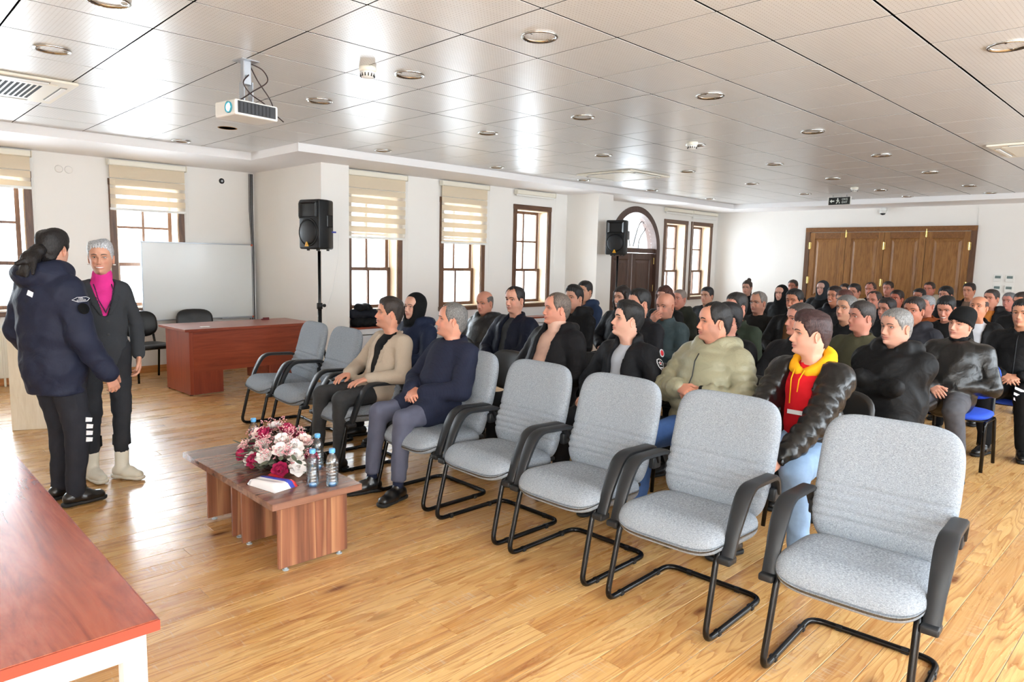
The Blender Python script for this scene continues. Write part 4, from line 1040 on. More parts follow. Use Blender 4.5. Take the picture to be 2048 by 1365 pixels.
def wav(p, sc_, seed=0, n=5):
    rs = np.random.RandomState(seed); o = np.zeros(len(p))
    for i in range(n):
        k = rs.normal(size=3)*sc_*(1+i*.5); k2 = rs.normal(size=3)*sc_*.7
        o += np.sin(p @ k+rs.rand()*6+1.8*np.sin(p @ k2+rs.rand()*6))/(1+i*.45)
    return o/n*1.6
def folds(v, f, amp, sc_, seed):
    nn = vnormals(v, f); a = wav(v, sc_, seed); r = (1-2*np.abs(a)); b = wav(v, sc_*2.2, seed+5)
    return v+nn*(amp*(r*.7+.4*b))[:, None]
def rfac(z): return np.clip((z+.205)/.085, 0, 1)[:, None]
def relax(v, f, it=2):
    e = np.concatenate([f[:, [i, (i+1) % f.shape[1]]] for i in range(f.shape[1])])
    for _ in range(it):
        s_ = np.zeros_like(v); c = np.zeros(len(v))
        np.add.at(s_, e[:, 0], v[e[:, 1]]); np.add.at(c, e[:, 0], 1); np.add.at(s_, e[:, 1], v[e[:, 0]]); np.add.at(c, e[:, 1], 1)
        v = v*.45+s_/np.maximum(c, 1)[:, None]*.55
    return v
def npobj(name, v, f, mats, parent, smooth=True, col=None, midx=None):
    me = bpy.data.meshes.new(name); v = np.asarray(v, np.float32); nv = len(v)
    me.vertices.add(nv); me.vertices.foreach_set('co', v.ravel())
    fs = f if isinstance(f, list) else [f]
    ls = np.concatenate([q.ravel() for q in fs]).astype(np.int32)
    tot = np.concatenate([np.full(len(q), q.shape[1]) for q in fs]).astype(np.int32)
    me.loops.add(len(ls)); me.loops.foreach_set('vertex_index', ls)
    me.polygons.add(len(tot)); me.polygons.foreach_set('loop_start', np.concatenate([[0], np.cumsum(tot)[:-1]]).astype(np.int32)); me.polygons.foreach_set('loop_total', tot)
    if not isinstance(mats, (list, tuple)): mats = [mats]
    for m in mats: me.materials.append(m)
    if midx is not None: me.polygons.foreach_set('material_index', np.asarray(midx, np.int32))
    me.update(calc_edges=True)
    if smooth: me.shade_smooth()
    if col is not None:
        at = me.color_attributes.new('col', 'FLOAT_COLOR', 'POINT'); c4 = np.ones((nv, 4), np.float32); c4[:, :3] = col; at.data.foreach_set('color', c4.ravel())
    me.validate(); o = bpy.data.objects.new(name, me); return link(o, parent)
# ---- people materials
def skin_mat():
    n = NT('skin'); a = n.n('ShaderNodeVertexColor'); a.layer_name = 'col'; v = n.coord()
    n.col(n.mix(n.noise(v, 60, 3), a.outputs[0], n.mix(.12, a.outputs[0], (.5, .1, .06)))).set(Roughness=.48, Subsurface_Weight=.08, Subsurface_Scale=.006, Specular_IOR_Level=.4)
    n.b.inputs['Subsurface Radius'].default_value = (1, .3, .15); n.bump(n.noise(v, 350, 2), .06, .001); return n.m
M_skin = skin_mat()
_hc = {}
def hair_mat(c, stub=False):
    key = (c, stub)
    if key in _hc: return _hc[key]
    n = NT('hair'); v = n.coord((90, 90, 22)); a = n.noise(v, 3.2, 3, .6, .4)
    cl = lin(tuple(x/255 for x in c)); dk = tuple(x*.45 for x in cl); lt = tuple(min(1, x*1.7+.008) for x in cl)
    n.col(n.ramp(a, [(.35, dk), (.5, cl), (.66, lt)])).set(Roughness=.5 if not stub else .8, Specular_IOR_Level=.35); n.bump(a, .5, .004)
    _hc[key] = n.m; return n.m
_cc = {}
def cloth(c, kind='cotton'):
    key = (c, kind)
    if key in _cc: return _cc[key]
    n = NT({'cotton': 'cotton_cloth', 'wool': 'woven_wool', 'nylon': 'matte_nylon', 'shiny': 'glossy_puffer_shell', 'leather': 'glossy_leather', 'denim': 'denim', 'knit': 'fine_knit', 'check': 'checked_wool'}[kind])
    cl = lin(tuple(x*(.72 if sum(c) < 110 else 1)/255 for x in c)); v = n.coord(); dk = tuple(x*.72 for x in cl); lt = tuple(min(1, x*1.25+.004) for x in cl)
    if kind in ('leather',): n.col(cl).set(Roughness=.33, Specular_IOR_Level=.5); n.bump(n.noise(v, 13, 3, .5, .8), .5, .014)
    elif kind == 'shiny': n.col(cl).set(Roughness=.42, Specular_IOR_Level=.5); n.bump(n.noise(v, 16, 5, .6, .8), .5, .015)
    elif kind == 'nylon': n.col(n.mix(n.noise(v, 7, 4), dk, lt)).set(Roughness=.6, Specular_IOR_Level=.16); n.bump(n.noise(v, 10, 3, .5, 1.), .55, .016)
    elif kind == 'denim': n.col(n.mix(n.noise(v, 9, 4, .65), dk, tuple(min(1, x*1.5+.03) for x in cl))).set(Roughness=.85); n.bump(n.noise(v, 26, 4), .35, .006)
    elif kind in ('wool', 'check'):
        dk = tuple(x*.84 for x in cl); lt = tuple(x*1.12 for x in cl); a = n.noise(n.coord((900, 900, 300)), 1.4, 2); cc_ = n.ramp(a, [(.38, dk), (.62, lt)])
        if kind == 'check':
            wv = n.n('ShaderNodeTexBrick'); wv.inputs['Scale'].default_value = 34; wv.inputs['Mortar Size'].default_value = .03; wv.offset = 0
            n.l(n.coord(rot=(R(90), 0, 0)), wv.inputs[0]); cc_ = n.mix(wv.outputs['Fac'], cc_, tuple(x*.72 for x in cl))
        n.col(cc_).set(Roughness=.92, Specular_IOR_Level=.2); n.bump(n.noise(v, 24, 4), .3, .008)
    else: n.col(n.mix(n.noise(v, 10, 3), dk, lt)).set(Roughness=.88, Specular_IOR_Level=.2); n.bump(n.noise(v, 26, 4), .3, .006)
    _cc[key] = n.m; return n.m
M_eye_w = plain('eye_white', rgb(232, 226, 220), .15); M_iris = plain('dark_iris', rgb(34, 22, 16), .12); M_lash = plain('lash_black', rgb(22, 16, 14), .7)
M_teeth = plain('teeth', rgb(238, 234, 226), .25)
M_shoe = plain('black_shoe_leather', rgb(16, 16, 17), .3, bump=.15, bscale=90, coat=.3); M_sole = plain('black_rubber_sole', rgb(22, 22, 22), .7)
# ---- the head: a profile-driven grid around the z axis, x forward
ZR = np.array([-.215, -.19, -.165, -.145, -.130, -.121, -.115, -.110, -.103, -.095, -.088, -.080, -.070, -.060, -.050, -.040, -.030, -.015, 0, .015, .03, .045, .06, .075, .09, .10, .108, .114, .118, .120])
XF = np.array([.034, .036, .038, .042, .050, .060, .078, .086, .091, .0925, .0915, .0905, .0935, .094, .090, .088, .0875, .087, .0865, .092, .0955, .0955, .092, .084, .070, .056, .042, .028, .014, .0])
XB = np.array([.066, .068, .070, .070, .069, .069, .070, .071, .073, .075, .077, .080, .085, .090, .094, .097, .100, .104, .106, .107, .106, .104, .100, .093, .081, .068, .053, .037, .019, .0])
WD = np.array([.054, .054, .054, .0535, .053, .053, .0532, .0538, .0550, .0570, .0592, .0615, .0645, .0672, .069, .070, .071, .073, .0745, .076, .0765, .0762, .0745, .0705, .063, .0545, .043, .031, .016, .0])
XC = np.array([-.01, -.008, -.008, -.008, -.006, -.004, -.002, 0, 0, 0, 0, 0, 0, 0, 0, 0, 0, 0, 0, 0, 0, 0, 0, 0, 0, 0, 0, 0, 0, 0])
PF = np.array([2, 2, 2, 2, 1.8, 1.5, 1.34, 1.30, 1.32, 1.38, 1.46, 1.56, 1.70, 1.84, 1.95, 2.0, 2.05, 2.1, 2.15, 2.2, 2.2, 2.15, 2.1, 2.05, 2, 2, 2, 2, 2, 2])
def head_grid(hi, s):
    # returns verts (rows x cols), and direction info
    nz = 84 if hi == 2 else (60 if hi == 1 else 34); nt = 88 if hi == 2 else (64 if hi == 1 else 36)
    u = np.linspace(0, 1, nz)
    # denser rows through the face
    zf = np.interp(u, [0, .12, .22, .72, .88, 1], [-.215, -.135, -.118, .03, .09, .1199])
    t = np.linspace(-PI, PI, nt, endpoint=False)
    t = t-.42*np.sin(t)*1.0     # denser at the front (t = 0)
    t = t
    w_ = s.get('jaw', 1.06)
    xf = np.interp(zf, ZR, XF); xb = np.interp(zf, ZR, XB); wd = np.interp(zf, ZR, WD); pf = np.interp(zf, ZR, PF); xc = np.interp(zf, ZR, XC)
    jw = np.exp(-((zf+.085)/.035)**2); wd = wd*(1+(w_-1)*jw)*s.get('wide', 1.)
    nk = np.clip((-.118-zf)/.03, 0, 1); wd = wd*(1+(s.get('neck', 1.10)-1)*nk); xb = xb*(1+(s.get('neck', 1.10)-1)*nk*.6)
    if s.get('dbl'): xf = xf+s['dbl']*np.exp(-((zf+.135)/.018)**2)
    Z, T = np.meshgrid(zf, t, indexing='ij'); c = np.cos(T); sn = np.sin(T)
    P = pf[:, None]; X = np.where(c > 0, xf[:, None]*np.abs(c)**(2/P*1.0), -xb[:, None]*np.abs(c)**.95)+xc[:, None]
    Y = wd[:, None]*np.sign(sn)*np.abs(sn)**np.where(c > 0, 2/P*.98, .95)
    fr = np.clip(c*1.6, 0, 1)     # front mask
    sm = s.get('smile', .3)
    def G(y0, z0, sy, sz): return np.exp(-((np.abs(Y)-y0)/sy)**2-((Z-z0)/sz)**2)
    def G0(z0, sy, sz): return np.exp(-(Y/sy)**2-((Z-z0)/sz)**2)
    ns = s.get('nose', 1.)
    nz_ = np.interp(Z, [-.060, -.054, -.049, -.042, -.036, -.028, -.012, 0, .010, .02], [0, .002, .013, .0245, .0255, .0215, .0135, .0075, .004, 0])*ns
    nw = np.interp(Z, [-.055, -.045, -.035, -.02, 0, .02], [.0125, .0125, .0105, .0075, .0062, .008])
    X = X+fr*nz_*np.exp(-np.abs(Y/nw)**2.2)
    X = X+fr*(.0085*G(.0135, -.0435, .0058, .0075))*ns                # nostril wings
    X = X-fr*.0105*G(.031, .001, .0165, .0105)                         # sockets
    X = X-fr*.004*G(.014, .0, .006, .01)
    X = X+fr*.0040*G(.028, .020, .020, .006)                           # brow ridge
    X = X+fr*(.0045+.005*sm)*G(.041-.002*sm, -.034+.006*sm, .017, .016)        # cheekbones
    X = X-fr*.003*G(.055, -.07, .014, .02)
    X = X+fr*.0058*G0(-.0640, .020+.005*sm, .0048)+fr*.0062*G0(-.0755, .018+.004*sm, .0052)-fr*.0055*np.exp(-(Y/.024)**4-((Z+.0698-.06*0-.9*sm*Y**2*3)/.0022)**2)
    X = X-fr*.0030*G0(-.086, .02, .005)+fr*.004*G0(-.102, .016, .010)
    X = X-fr*.0022*G(.027+.004*sm, -.0565, .0045, .016)*(1+sm)                  # folds from nose to mouth
    X = X-fr*.0015*G0(-.0575, .003, .005)
    if s.get('brow'): X = X+fr*s['brow']*G(.024, .02, .02, .006)
    v = np.stack([X, Y, Z], -1)
    # colour
    base = np.array(lin(tuple(x/255 for x in s.get('skin', (208, 160, 132)))))*np.array([.90, .87, .86])
    C = np.ones(v.shape)*base
    def blend(mask, col_, a):
        nonlocal C
        m = np.clip(mask*a, 0, 1)[..., None]; C = C*(1-m)+np.array(lin(tuple(x/255 for x in col_)))*m
    blend(fr*(G(.042, -.035, .018, .018)+G0(-.04, .013, .011)), (206, 118, 100), .32)
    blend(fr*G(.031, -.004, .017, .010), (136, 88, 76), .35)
    beard = s.get('beard', 0)
    if beard > 0:
        bm_ = np.clip((-.046-Z)/.01, 0, 1)*np.clip((Z+.135)/.012, 0, 1)*np.clip(1.25-np.abs(T)/1.55, 0, 1)*(1-np.exp(-(Y/.012)**2-((Z+.084)/.006)**2)*.4)
        bm_ = np.maximum(bm_, np.clip((np.abs(Y)-.052)/.01, 0, 1)*np.clip((.0-Z)/.02, 0, 1)*np.clip((Z+.13)/.01, 0, 1)*(np.abs(T) < 1.62))
        blend(bm_, s.get('beardc', (92, 80, 76)), beard)
    lipw = .024+.004*sm; lc = s.get('lips', (178, 104, 96))
    yy = Z-1.2*sm*4*Y**2
    lm = np.exp(-(Y/lipw)**6)
    blend(fr*lm*np.exp(-((yy+.0640)/.0042)**4), lc, .75); blend(fr*lm*np.exp(-((yy+.0755)/.0048)**4), lc, .75)
    if sm > .75: blend(fr*np.exp(-(Y/(lipw*.86))**6)*np.exp(-((yy+.0700)/.0040)**4), (240, 234, 226), .95)
    else: blend(fr*np.exp(-(Y/lipw)**6)*np.exp(-((yy+.0698)/.0016)**2), (104, 50, 46), .85)
    blend(fr*G(.0085, -.0495, .0035, .0022), (84, 40, 34), .8)
    return v, C, T
def grid_faces(nz, nt):
    i = np.arange(nz-1)[:, None]; j = np.arange(nt)[None]; j2 = (j+1) % nt
    return np.stack([i*nt+j, i*nt+j2, (i+1)*nt+j2, (i+1)*nt+j], -1).reshape(-1, 4)
def ear_mesh(side, sc_=1.):
    # helix rim, bowl and lobe as a curved sheet with thickness
    v = []; nU, nW = 18, 7
    for i in range(nU):
        a = 2*PI*i/nU
        ex = .0150*math.cos(a)*(1.0 if math.sin(a) > -.2 else .72); ez = .0295*math.sin(a)+(-.002)
        for j, (r_, o_) in enumerate([(.78, -.004), (1.0, .001), (1.06, .005), (1.0, .0095), (.86, .0095), (.68, .006), (.0, .004)]):
            v.append((-.008+ex*r_-.22*(o_)-.15*ez*0, side*(.0+o_+.0015*math.sin(a)), -.012+ez*r_+.0))
    v = np.array(v); f = []
    for i in range(nU):
        i2 = (i+1) % nU
        for j in range(nW-1): q = [i*nW+j, i2*nW+j, i2*nW+j+1, i*nW+j+1]; f.append(q if side > 0 else q[::-1])
    return v*sc_, np.array(f)
HAIR = {  # front hairline, temple, crown thickness, side thickness, top extra
 'short': (.070, .052, .013, .006), 'crop': (.072, .050, .007, .005), 'buzz': (.074, .056, .0035, .003), 'quiff': (.070, .050, .014, .005),
 'side': (.070, .052, .015, .005), 'recede': (.096, .070, .009, .006), 'bald_ring': (.2, .03, .003, .005), 'full': (.064, .042, .018, .012)}
def hair_shell(v, T, style, seed, hi):
    X, Y, Z = v[..., 0], v[..., 1], v[..., 2]; a = np.abs(T)
    fh, th, ct, st = HAIR[style]
    line = np.interp(a, [0, .35, .62, .85, 1.05, 1.28, 1.42, 1.62, 1.9, 2.3, PI], [fh, fh, fh-.003, th, .020, -.018, .012, .022, -.02, -.070, -.084])
    if style == 'recede': line = np.interp(a, [0, .3, .55, .8, 1.05, 1.28, 1.42, 1.62, 1.9, 2.3, PI], [.090, .098, .106, .085, .03, -.015, .012, .022, -.02, -.070, -.084])
    if style == 'bald_ring': line = np.interp(a, [0, .8, 1.05, 1.28, 1.42, 1.62, 1.9, 2.3, PI], [.3, .3, .055, -.010, .012, .022, -.02, -.070, -.084])
    jit = .004*np.sin(a*23+seed)+.003*np.sin(a*51+seed*2)
    d = Z-(line+jit)
    if style == 'bald_ring':
        top = np.interp(a, [0, 1.0, 1.6, 2.4, PI], [.05, .055, .07, .06, .05]); d = np.minimum(d, top-Z)
    up = np.clip((Z-.03)/.06, 0, 1); th_ = st+(ct-st)*up**1.2
    if style == 'quiff': th_ = th_*(1+.9*np.exp(-((X-.06)/.04)**2)*up)
    if style in ('side', 'quiff'): th_ = th_+.006*up*np.sin(Y*60+seed)
    th_ = th_*np.clip(d/.014, 0, 1)**.75
    nn = np.stack([X*1.0, Y*1.15, np.maximum(Z-.0, -.02)*1.1], -1); nn = nn/np.maximum(np.linalg.norm(nn, axis=-1, keepdims=True), 1e-6)
    w_ = wav(v.reshape(-1, 3)*np.array([1, 2.2, .7]), 55, seed, 4).reshape(Z.shape)*.0022+wav(v.reshape(-1, 3)*np.array([1, 3, .5]), 150, seed+3, 3).reshape(Z.shape)*.0009
    hv = v+nn*(np.where(d > 0, th_+w_*np.clip(d/.015, 0, 1)*min(1, ct/.008)+.0004, np.maximum(d*.45, -.006)))[..., None]
    keep = d > -.016
    return hv, keep
def cut_grid(v, keep, nz, nt):
    f = grid_faces(nz, nt); k = keep.ravel(); fm = k[f].all(1); f = f[fm]
    used = np.unique(f); mp = np.full(nz*nt, -1); mp[used] = np.arange(len(used)); return v.reshape(-1, 3)[used], mp[f]
def sheet(fn, nu, nv):
    v = np.array([fn(i/nu, j/nv) for i in range(nu+1) for j in range(nv+1)]); f = []
    for i in range(nu):
        for j in range(nv): a = i*(nv+1)+j; f.append((a, a+1, a+nv+2, a+nv+1))
    return v, np.array(f)
def ik(a, c, l1, l2, pole):
    a = np.asarray(a, float); c = np.asarray(c, float); d = c-a; L = np.linalg.norm(d); L2 = min(L, (l1+l2)*.995); u = d/max(L, 1e-6)
    x = (L2*L2+l1*l1-l2*l2)/(2*L2); hh = math.sqrt(max(l1*l1-x*x, 0)); p = np.asarray(pole, float); p = p-u*(p@u); p = nrm(p)
    return a+u*x+p*hh, a+u*L2
def rotz(a): c, s_ = math.cos(a), math.sin(a); return np.array([[c, -s_, 0], [s_, c, 0], [0, 0, 1.]])
def roty(a): c, s_ = math.cos(a), math.sin(a); return np.array([[c, 0, s_], [0, 1, 0], [-s_, 0, c]])
def rotx(a): c, s_ = math.cos(a), math.sin(a); return np.array([[1, 0, 0], [0, c, -s_], [0, s_, c]])
def hand_mesh(side, wrist, dirv, palm_n, curl=.35, spread=.5, h=.0036, thumb=.5):
    # local frame: x along the hand, z = back of the hand, y towards the thumb side
    S = SDF(.006); y = 1.
    S.cap((-.032, 0, 0), (0, 0, 0), .021, .022, (0, 1, 0), 1.25, k=.01)
    for i, yy in enumerate((.026, .009, -.009, -.025)): S.cap((.0, yy*.6, 0), (.082-.004*abs(i-1), yy, .001), .0125, .0105, k=.009)
    S.cap((.02, 0, 0), (.07, 0, 0), .013, .012, (0, 1, 0), 2.4, k=.008)
    L = (.070, .078, .072, .056)
    for i, yy in enumerate((.028, .0095, -.0095, -.027)):
        a = np.array([.084-.004*abs(i-1)-(.006 if i == 3 else 0), yy, .0]); sp = (1.5-i)*.11*spread; cu_ = curl*(1+.08*i); p = a; ang = cu_*.6; l = L[i]
        for j, fr_ in enumerate((.45, .30, .25)):
            q = p+l*fr_*np.array([math.cos(ang)*math.cos(sp), math.cos(ang)*math.sin(sp), -math.sin(ang)])
            S.cap(p, q, (.0096, .0088, .0082)[j]*(1 if i < 3 else .9), (.0088, .0080, .0068)[j]*(1 if i < 3 else .9), k=.004); p = q; ang += cu_
    p = np.array([.012, .026, -.004]); q = p+np.array([.034, .026*(.6+thumb), -.010]); r_ = q+np.array([.028, .010*thumb, -.006-.01*curl]); t_ = r_+np.array([.022, .0, -.008*curl])
    S.cap(p, q, .0145, .0118, k=.010); S.cap(q, r_, .0112, .0100, k=.004); S.cap(r_, t_, .0098, .0080, k=.004)
    v, f = S.mesh(h); v = relax(v, f, 1)
    # nails: a paler patch is left to colour
    X = nrm(dirv); Zz = nrm(np.asarray(palm_n, float)-X*(np.asarray(palm_n, float)@X)); Y = np.cross(Zz, X)*side
    if side < 0: f = f[:, ::-1]
    Mx = np.stack([X, Y, Zz], 1); return (v @ Mx.T)+np.asarray(wrist)+X*.012, f
class Bag:
    def __init__(s): s.v = []; s.f = []; s.c = []; s.n = 0
    def add(s, v, f, c=None):
        s.v.append(v); s.f.append(f+s.n); s.n += len(v); s.c.append(np.ones((len(v), 3))*np.asarray(c) if c is not None else np.ones((len(v), 3)))
    def out(s): return np.concatenate(s.v), np.concatenate(s.f), np.concatenate(s.c)
def shoe(A, K, toe_dir, parent, mat, q, boot=False, name='shoe', L=.27):
    # A = ankle, toe_dir horizontal
    X = nrm(V(toe_dir[0], toe_dir[1], 0)); Y = np.cross([0, 0, 1], X); gz = A[2]-.085
    P = lambda x, y, z: V(A[0], A[1], gz)+X*x+Y*y+V(0, 0, z)
    S = SDF(.02); S.cap(P(-.035, 0, .045), P(.06, 0, .048), .040, .040, Y, .95); S.cap(P(.05, 0, .038), P(L-.13, .0, .030), .037, .030, Y, 1.28)
    S.cap(P(-.01, 0, .06), A+V(0, 0, .01), .036, .034, k=.025)
    if boot: S.cap(A, A+nrm(K-A)*.09, .042, .046)
    S.cut.append(lambda X_, Y_, Z_: (gz+.014)-Z_)
    v, f = S.mesh(q); v = relax(v, f, 1); o = npobj(name, v, f, mat, parent)
    S = SDF(.012); S.cap(P(-.045, 0, .012), P(.05, 0, .012), .040, .034, Y, .98); S.cap(P(.05, 0, .012), P(L-.125, 0, .012), .034, .036, Y, 1.22)
    S.cut.append(lambda X_, Y_, Z_: np.abs(Z_-(gz+.010))-.0115)
    v, f = S.mesh(q*.8 if q > .008 else .006); npobj('sole', v, f, M_sole if mat is not M_white_boot else M_white_boot, o); return o
M_white_boot = plain('off_white_leather', rgb(222, 216, 200), .45, bump=.1, bscale=70)

# ================================================================ PEOPLE: builder
def segd(X, Y, Z, a, b, ys=1.):
    px, py, pz = X-a[0], Y-a[1], Z-a[2]; d = b-a; t = np.clip((px*d[0]+py*d[1]+pz*d[2])/(d@d), 0, 1)
    return np.sqrt((px-t*d[0])**2+((py-t*d[1])/ys)**2+(pz-t*d[2])**2)
def person(x, y, ztop, label, o, group=None):
    q = o.get('q', 0)                         # 2 near, 1 middle, 0 far
    seed = int(o.get('seed', abs(int(x*131+y*977)) % 9999)); stand = o.get('stand')
    yaw = R(o.get('yaw', 180)); root = empty('person', (x, y, 0), yaw); tag(root, label, 'person', group or o.get('group'))
    Ri = rotz(-yaw); hs = o.get('hs', 1.); b = o.get('bulk', 1.); h = (.024, .0155, .0105)[q] if 'h' not in o else o['h']
    Hd = V(0, 0, ztop-.128*hs)
    tgt = V(*o.get('look', (1.15, 5.3, 1.5))); dl = Ri @ (tgt-V(x, y, Hd[2])); hy = math.atan2(dl[1], dl[0]); hy = max(-R(85), min(R(85), hy))+R(o.get('turn', 0))
    hp = -math.atan2(dl[2], math.hypot(dl[0], dl[1]))*.6+R(o.get('nod', 0)); Rh = rotz(hy) @ roty(hp) @ rotx(R(o.get('roll', 0)))
    tw = hy*o.get('twist', .18); fw = V(math.cos(tw), math.sin(tw), 0); sd = V(-math.sin(tw), math.cos(tw), 0)
    lean = R(o.get("lean", 13)); sl = R(o.get('side', 0))
    N = Hd+V(-.025, 0, -.180*hs)-fw*.01
    if stand: Pz = o.get('pelvis', .92)
    else: Pz = .575
    L = N[2]-Pz; Pv = V(N[0]+math.tan(lean)*L, N[1]-math.tan(sl)*L, Pz)
    t = nrm(N-Pv); T_ = lambda u: Pv+(N-Pv)*u
    Ws, Ch = T_(.36), T_(.74)
    shw = o.get('shoulder', .172)*b**.4; ShC = T_(.885)
    S_ = [ShC+sd*shw, ShC-sd*shw]                     # left, right
    # legs
    hw = .088; kn = []; an = []; toes = []
    for i, sg in enumerate((1, -1)):
        if stand:
            hp_ = Pv+V(0, sg*hw, -.04); A = V(*o['feet'][i]); A = V(A[0], A[1], .095); K, _ = ik(hp_, A, (hp_[2]-.095)*.505, (hp_[2]-.095)*.505, V(1, 0, 0)); kn.append(K); an.append(A); toes.append(V(*o['toes'][i], 0))
        else:
            kx = Pv[0]+.435; kd = o.get('knees', (.14, .14))[i]; K = V(kx, Pv[1]*.3+sg*kd, .535); fx, fy = o.get('feet', ((.03, .15), (.03, .15)))[i]
            A = V(kx+fx, sg*fy, .09); kn.append(K); an.append(A); toes.append(nrm(V(1, sg*.25, 0)))
    hips = [Pv+V(0, hw, -.02), Pv+V(0, -hw, -.02)]
    # arms
    arms = o.get('arms', 'lap'); la, lf = .285, .255; W = []; Hn = []; Pn = []; pole = []
    for i, sg in enumerate((1, -1)):
        if arms == 'lap': w_ = V(Pv[0]+.20*b, sg*.075, .685); d_ = V(.5, -sg*.8, -.25); n_ = V(.3, sg*.5, .9); p_ = V(-.4, sg*.9, -.3)
        elif arms == 'thighs': w_ = V(Pv[0]+.20, sg*.15, .675); d_ = V(.9, -sg*.25, -.22); n_ = V(.2, 0, 1); p_ = V(-.6, sg*.8, -.2)
        elif arms == 'crossed': w_ = T_(.60)+fw*(.170*b+(.045 if i else 0))+sd*(-sg*.12)+V(0, 0, .035-.03*i); d_ = -sd*sg+fw*.05; n_ = fw+V(0, 0, .3); p_ = V(-.1, sg*.9, -.9)
        elif arms == 'down': w_ = S_[i]+V(.04, sg*.06, -.525); d_ = V(.1, 0, -1); n_ = V(0, sg, 0); p_ = V(-1, sg*.3, 0)
        else:
            a_ = arms[i]; w_ = V(*a_[0]); d_ = V(*a_[1]); n_ = V(*a_[2]); p_ = V(*a_[3])
        W.append(w_); Hn.append(d_); Pn.append(n_); pole.append(p_)
    El = []
    for i in range(2): e, wv_ = ik(S_[i], W[i], la*o.get('armk', 1.), lf*o.get('armk', 1.), pole[i]); El.append(e); W[i] = wv_
    # ---------------- body (skin) : one mesh
    bag = Bag(); skin = np.array(lin(tuple(c/255 for c in o.get('skin', (208, 160, 132)))))*np.array([.90, .87, .86])
    hd_v, hd_c, TT = head_grid(q if q else 0, o); nz, nt = TT.shape
    head_l = hd_v*hs
    toP = lambda p: np.asarray(p) @ Rh.T+Hd
    hv_ = head_l.reshape(-1, 3); rf = rfac(hv_[:, 2]/hs); bag.add(toP(hv_)*rf+(hv_*np.array([.92, .92, 1])+Hd)*(1-rf), grid_faces(nz, nt)[:, ::-1]*1, hd_c.reshape(-1, 3))
    if o.get('ears', True):
        for sg in (1, -1):
            ev, ef = ear_mesh(sg, 1.); ev = ev+V(0, sg*.0735*o.get('wide', 1.), 0); bag.add(toP(ev*hs), ef, skin*np.array([1, .92, .90]))
    S = SDF(.04); bb = min(1, b)**2; S.cap(Pv, Ch, .085*bb, .08*bb, sd, 1.2).cap(Ch, N, .065*bb, .040).cap(N, Hd+Rh @ V(-.015, 0, -.10), .044, .044).cap(S_[0], S_[1], .03, .03)
    for i in range(2):
        S.cap(S_[i], El[i], .036, .030).cap(El[i], W[i], .031, .024).cap(hips[i], kn[i], .058, .045).cap(kn[i], an[i], .042, .030)
    v, f = S.mesh(.03 if q < 2 else .022); bag.add(v, f, skin)
    vis = o.get('hands', (True, True) if q and arms != 'crossed' else (False, False))
    hand_col = skin*np.array([.98, .93, .92])
    for i in range(2):
        if vis[i]:
            hv, hf = hand_mesh(1 if i == 1 else -1, W[i], Hn[i], Pn[i], o.get('curl', (.35, .35))[i], o.get('spread', .4), .0042 if q == 2 else .0062); bag.add(hv, hf, hand_col)
    v, f, c = bag.out(); npobj('body', v, f, M_skin, root, col=c)
    # ---------------- face details
    front = (np.abs(TT) < 1.35); fv = head_l[front]
    def sx(yy, zz):
        d2 = (fv[:, 1]-yy)**2+(fv[:, 2]-zz)**2; k = np.argsort(d2)[:4]; w_ = 1/(d2[k]+1e-8); return float((fv[k, 0]*w_).sum()/w_.sum())
    hc = o.get('hair', (40, 32, 28)); bc = o.get('browc', tuple(int(c_*.8) for c_ in hc)); bm = hair_mat(bc)
    op = o.get('open', .0063-.0016*min(1, o.get('smile', .3)))
    for sg in (1, -1):
        ys = .0305*hs; xs = sx(sg*ys, .001)
        mb = MB(); n1, n2 = 12, 8; E_ = []
        cx = xs-.0085*hs; rx, ry, rz = .0118*hs, .0142*hs, op*hs
        gy = R(o.get('gaze', 0))
        for i in range(n2+1):
            ph = -PI/2+PI*i/n2
            for j in range(n1): a = 2*PI*j/n1; E_.append((cx+rx*math.cos(ph)*math.cos(a), sg*ys+ry*math.cos(ph)*math.sin(a), .0005+rz*math.sin(ph)))
        ff = np.array([[i*n1+j, i*n1+(j+1) % n1, (i+1)*n1+(j+1) % n1, (i+1)*n1+j] for i in range(n2) for j in range(n1)])
        ic = np.array([[cx+rx*.98, sg*ys+.0012*math.sin(gy)*8, .0008]]); k = 12
        iv = np.array([(ic[0][0]+.0012-(.0004 if r_ else 0)-.0001, ic[0][1]+r_*math.cos(2*PI*j/k), ic[0][2]+min(r_, rz*.95)*math.sin(2*PI*j/k)) for r_ in (0., .0052*hs) for j in range(k)])
        fi = np.array([[j, (j+1) % k, k+(j+1) % k, k+j] for j in range(k)])+len(E_)
        npobj('eye', toP(np.concatenate([np.array(E_), iv])), np.concatenate([ff, fi]), [M_eye_w, M_iris], root, midx=[0]*len(ff)+[1]*len(fi))
        if q:
            pts = [toP([(sx(sg*(ys+u*.0155*hs), .0005+rz*(1-u*u))+.0016), sg*(ys+u*.0155*hs), .0005+rz*1.12*(1-u*u)-.0006*u]) for u in np.linspace(-1, 1, 9)]
            MB().tube(pts, .0011*hs, 5).build('upper_lash', M_lash, root, smooth=True)
        pts = []; rs = []
        for u in np.linspace(0, 1, 8):
            yy = (.0135+.036*u)*hs; zz = (.0165+.0075*math.sin(PI*min(1, u*.78+.1))+o.get('browz', 0))*hs; pts.append(toP([sx(sg*yy, zz)+.0006, sg*yy, zz])); rs.append((.0034-.0018*abs(u-.35)*1.3)*hs*o.get('browt', 1.))
        MB().tube(pts, .002, 6, rs=rs).build('eyebrow', bm, root, smooth=True)
